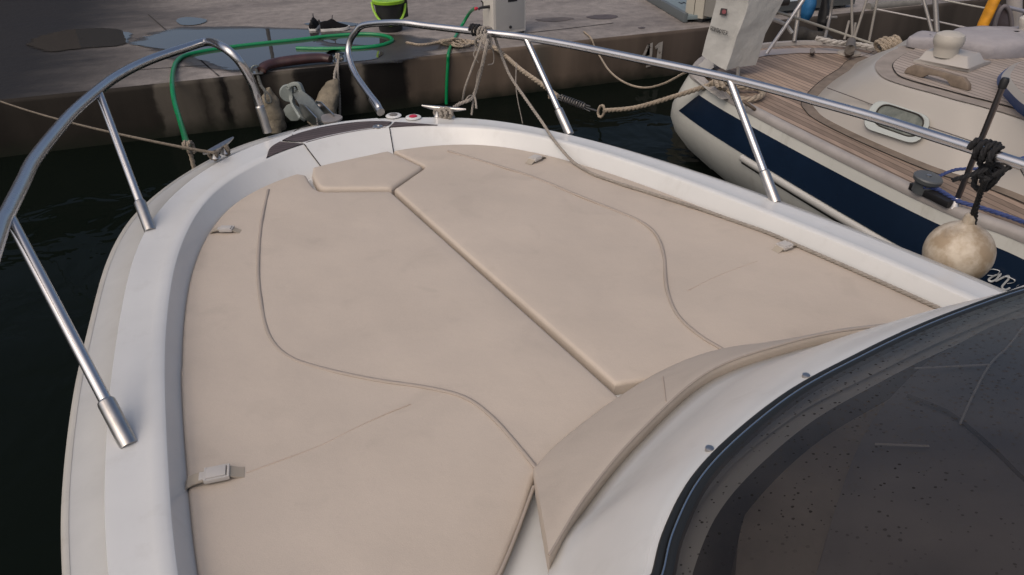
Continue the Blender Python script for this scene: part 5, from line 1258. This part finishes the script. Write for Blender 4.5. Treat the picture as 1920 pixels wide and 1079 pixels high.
# yellow horseshoe lifebuoy and dark arched bag on the far rail
m = MB(); c = cr([Py(1871, -12, 4.9), Py(1861, 8, 4.9), Py(1852, 28, 4.9), Py(1843, 48, 4.9), Py(1838, 68, 4.9)], 6)
m.tube(c, .042, 14, flat=(1, .7)); 
lb = thing('lifebuoy', Py(1840, 68, 4.9), 'orange-yellow horseshoe lifebuoy standing behind the covered cushion', 'lifebuoy')
m.build('buoy_body', YELL, lb, smooth=70)
c2_ = [p+V((-.002, -.032, .0)) for p in c]; MB().tube(c2_, .007, 8).build('buoy_seam', mat('seam_brown', (.2, .07, .01), .7), lb)
arch = [(1862, 72), (1866, 45), (1874, 22), (1884, 12), (1893, 22), (1897, 45), (1897, 72)]
bt_ = thing('arched_bag', Py(1880, 70, 4.95), 'dark brown arched canvas bag with grey piping beside the lifebuoy', 'bag')
MB().prism(cr([Py(u, v, 5.0) for u, v in arch], 5), V((.0, .10, 0))).build('bag_body', mat('bag_brown', (.035, .018, .013), .8, col2=(.07, .06, .07), vscale=8), bt_, bevel=.012)
MB().tube(cr([Py(u, v, 4.995) for u, v in arch], 5), .013, 10).build('bag_piping', mat('bag_grey', (.14, .125, .13), .7), bt_)
ytube('helm_post', [Py(1902, 50, 5.1), Py(1902, -20, 5.1)], .045, mat('helm_post', (.38, .35, .33), .5))

# dark warehouse behind the quay on the left: outside the frame, but the quay puddles mirror it
wh = thing('warehouse', Q(-16, 14, ZQ), 'dark brown quayside warehouse with white framed windows, mirrored in the left puddle', 'building')
MB().box(Q(-16, 18, ZQ+3.2), QA*11, QB*4, V((0, 0, 3.2))).build('wall', mat('warehouse_wall', (.035, .025, .022), .8, var=.3), wh)
MB().prism([Q(-27.4, 13.6, ZQ+6.4), Q(-27.4, 22.4, ZQ+6.4), Q(-27.4, 18, ZQ+8.2)], QA*22.8).build('roof', mat('warehouse_roof', (.06, .03, .025), .8), wh)
for k in range(6):
    wf = MB().box(Q(-25+k*3.6, 13.96, ZQ+2.6), QA*.75, QB*.05, V((0, 0, 1.0))).build('window', PEDW, wh)
    MB().box(Q(-25+k*3.6, 13.9, ZQ+2.6), QA*.62, QB*.02, V((0, 0, .86))).build('pane', NAVY, wf)

# slim lamp post further along the quay, outside the frame; the large puddle mirrors it
d_ = V(ray(507, 85)); d_.z = 0; lpq = P(507, 85, ZQ)+d_*6.0; lpq.z = ZQ
lt_ = thing('lamp_post', lpq, 'slim dark lamp post on the quay, mirrored in the large puddle', 'lamp post')
MB().tube([lpq, lpq+V((0, 0, 5.5))], [.035, .025], 14).build('post', mat('post_paint', (.03, .035, .04), .5), lt_)
MB().tube(cr([lpq+V((0, 0, 5.4)), lpq+V((.1, 0, 5.7)), lpq+V((.5, 0, 5.8))], 5), .03, 10).build('arm', mat('post_paint2', (.03, .035, .04), .5), lt_)
MB().box(lpq+V((.6, 0, 5.76)), V((.2, 0, 0)), V((0, .09, 0)), V((0, 0, .04))).build('lamp_head', GT, lt_, bevel=.02)

# bracket and clamp leg that carry the covered outboard
MB().prism([Py(1307, 124, 5.25), Py(1322, 110, 5.25), Py(1338, 112, 5.2), Py(1338, 128, 5.15), Py(1318, 138, 5.2)], V((.06, .08, 0))).build('outboard_bracket', WHT, yt, bevel=.008)
MB().tube([Py(1384, 128, 4.98), Py(1382, 182, 4.62)], .013, 12).build('outboard_clamp_leg', GT, yt)
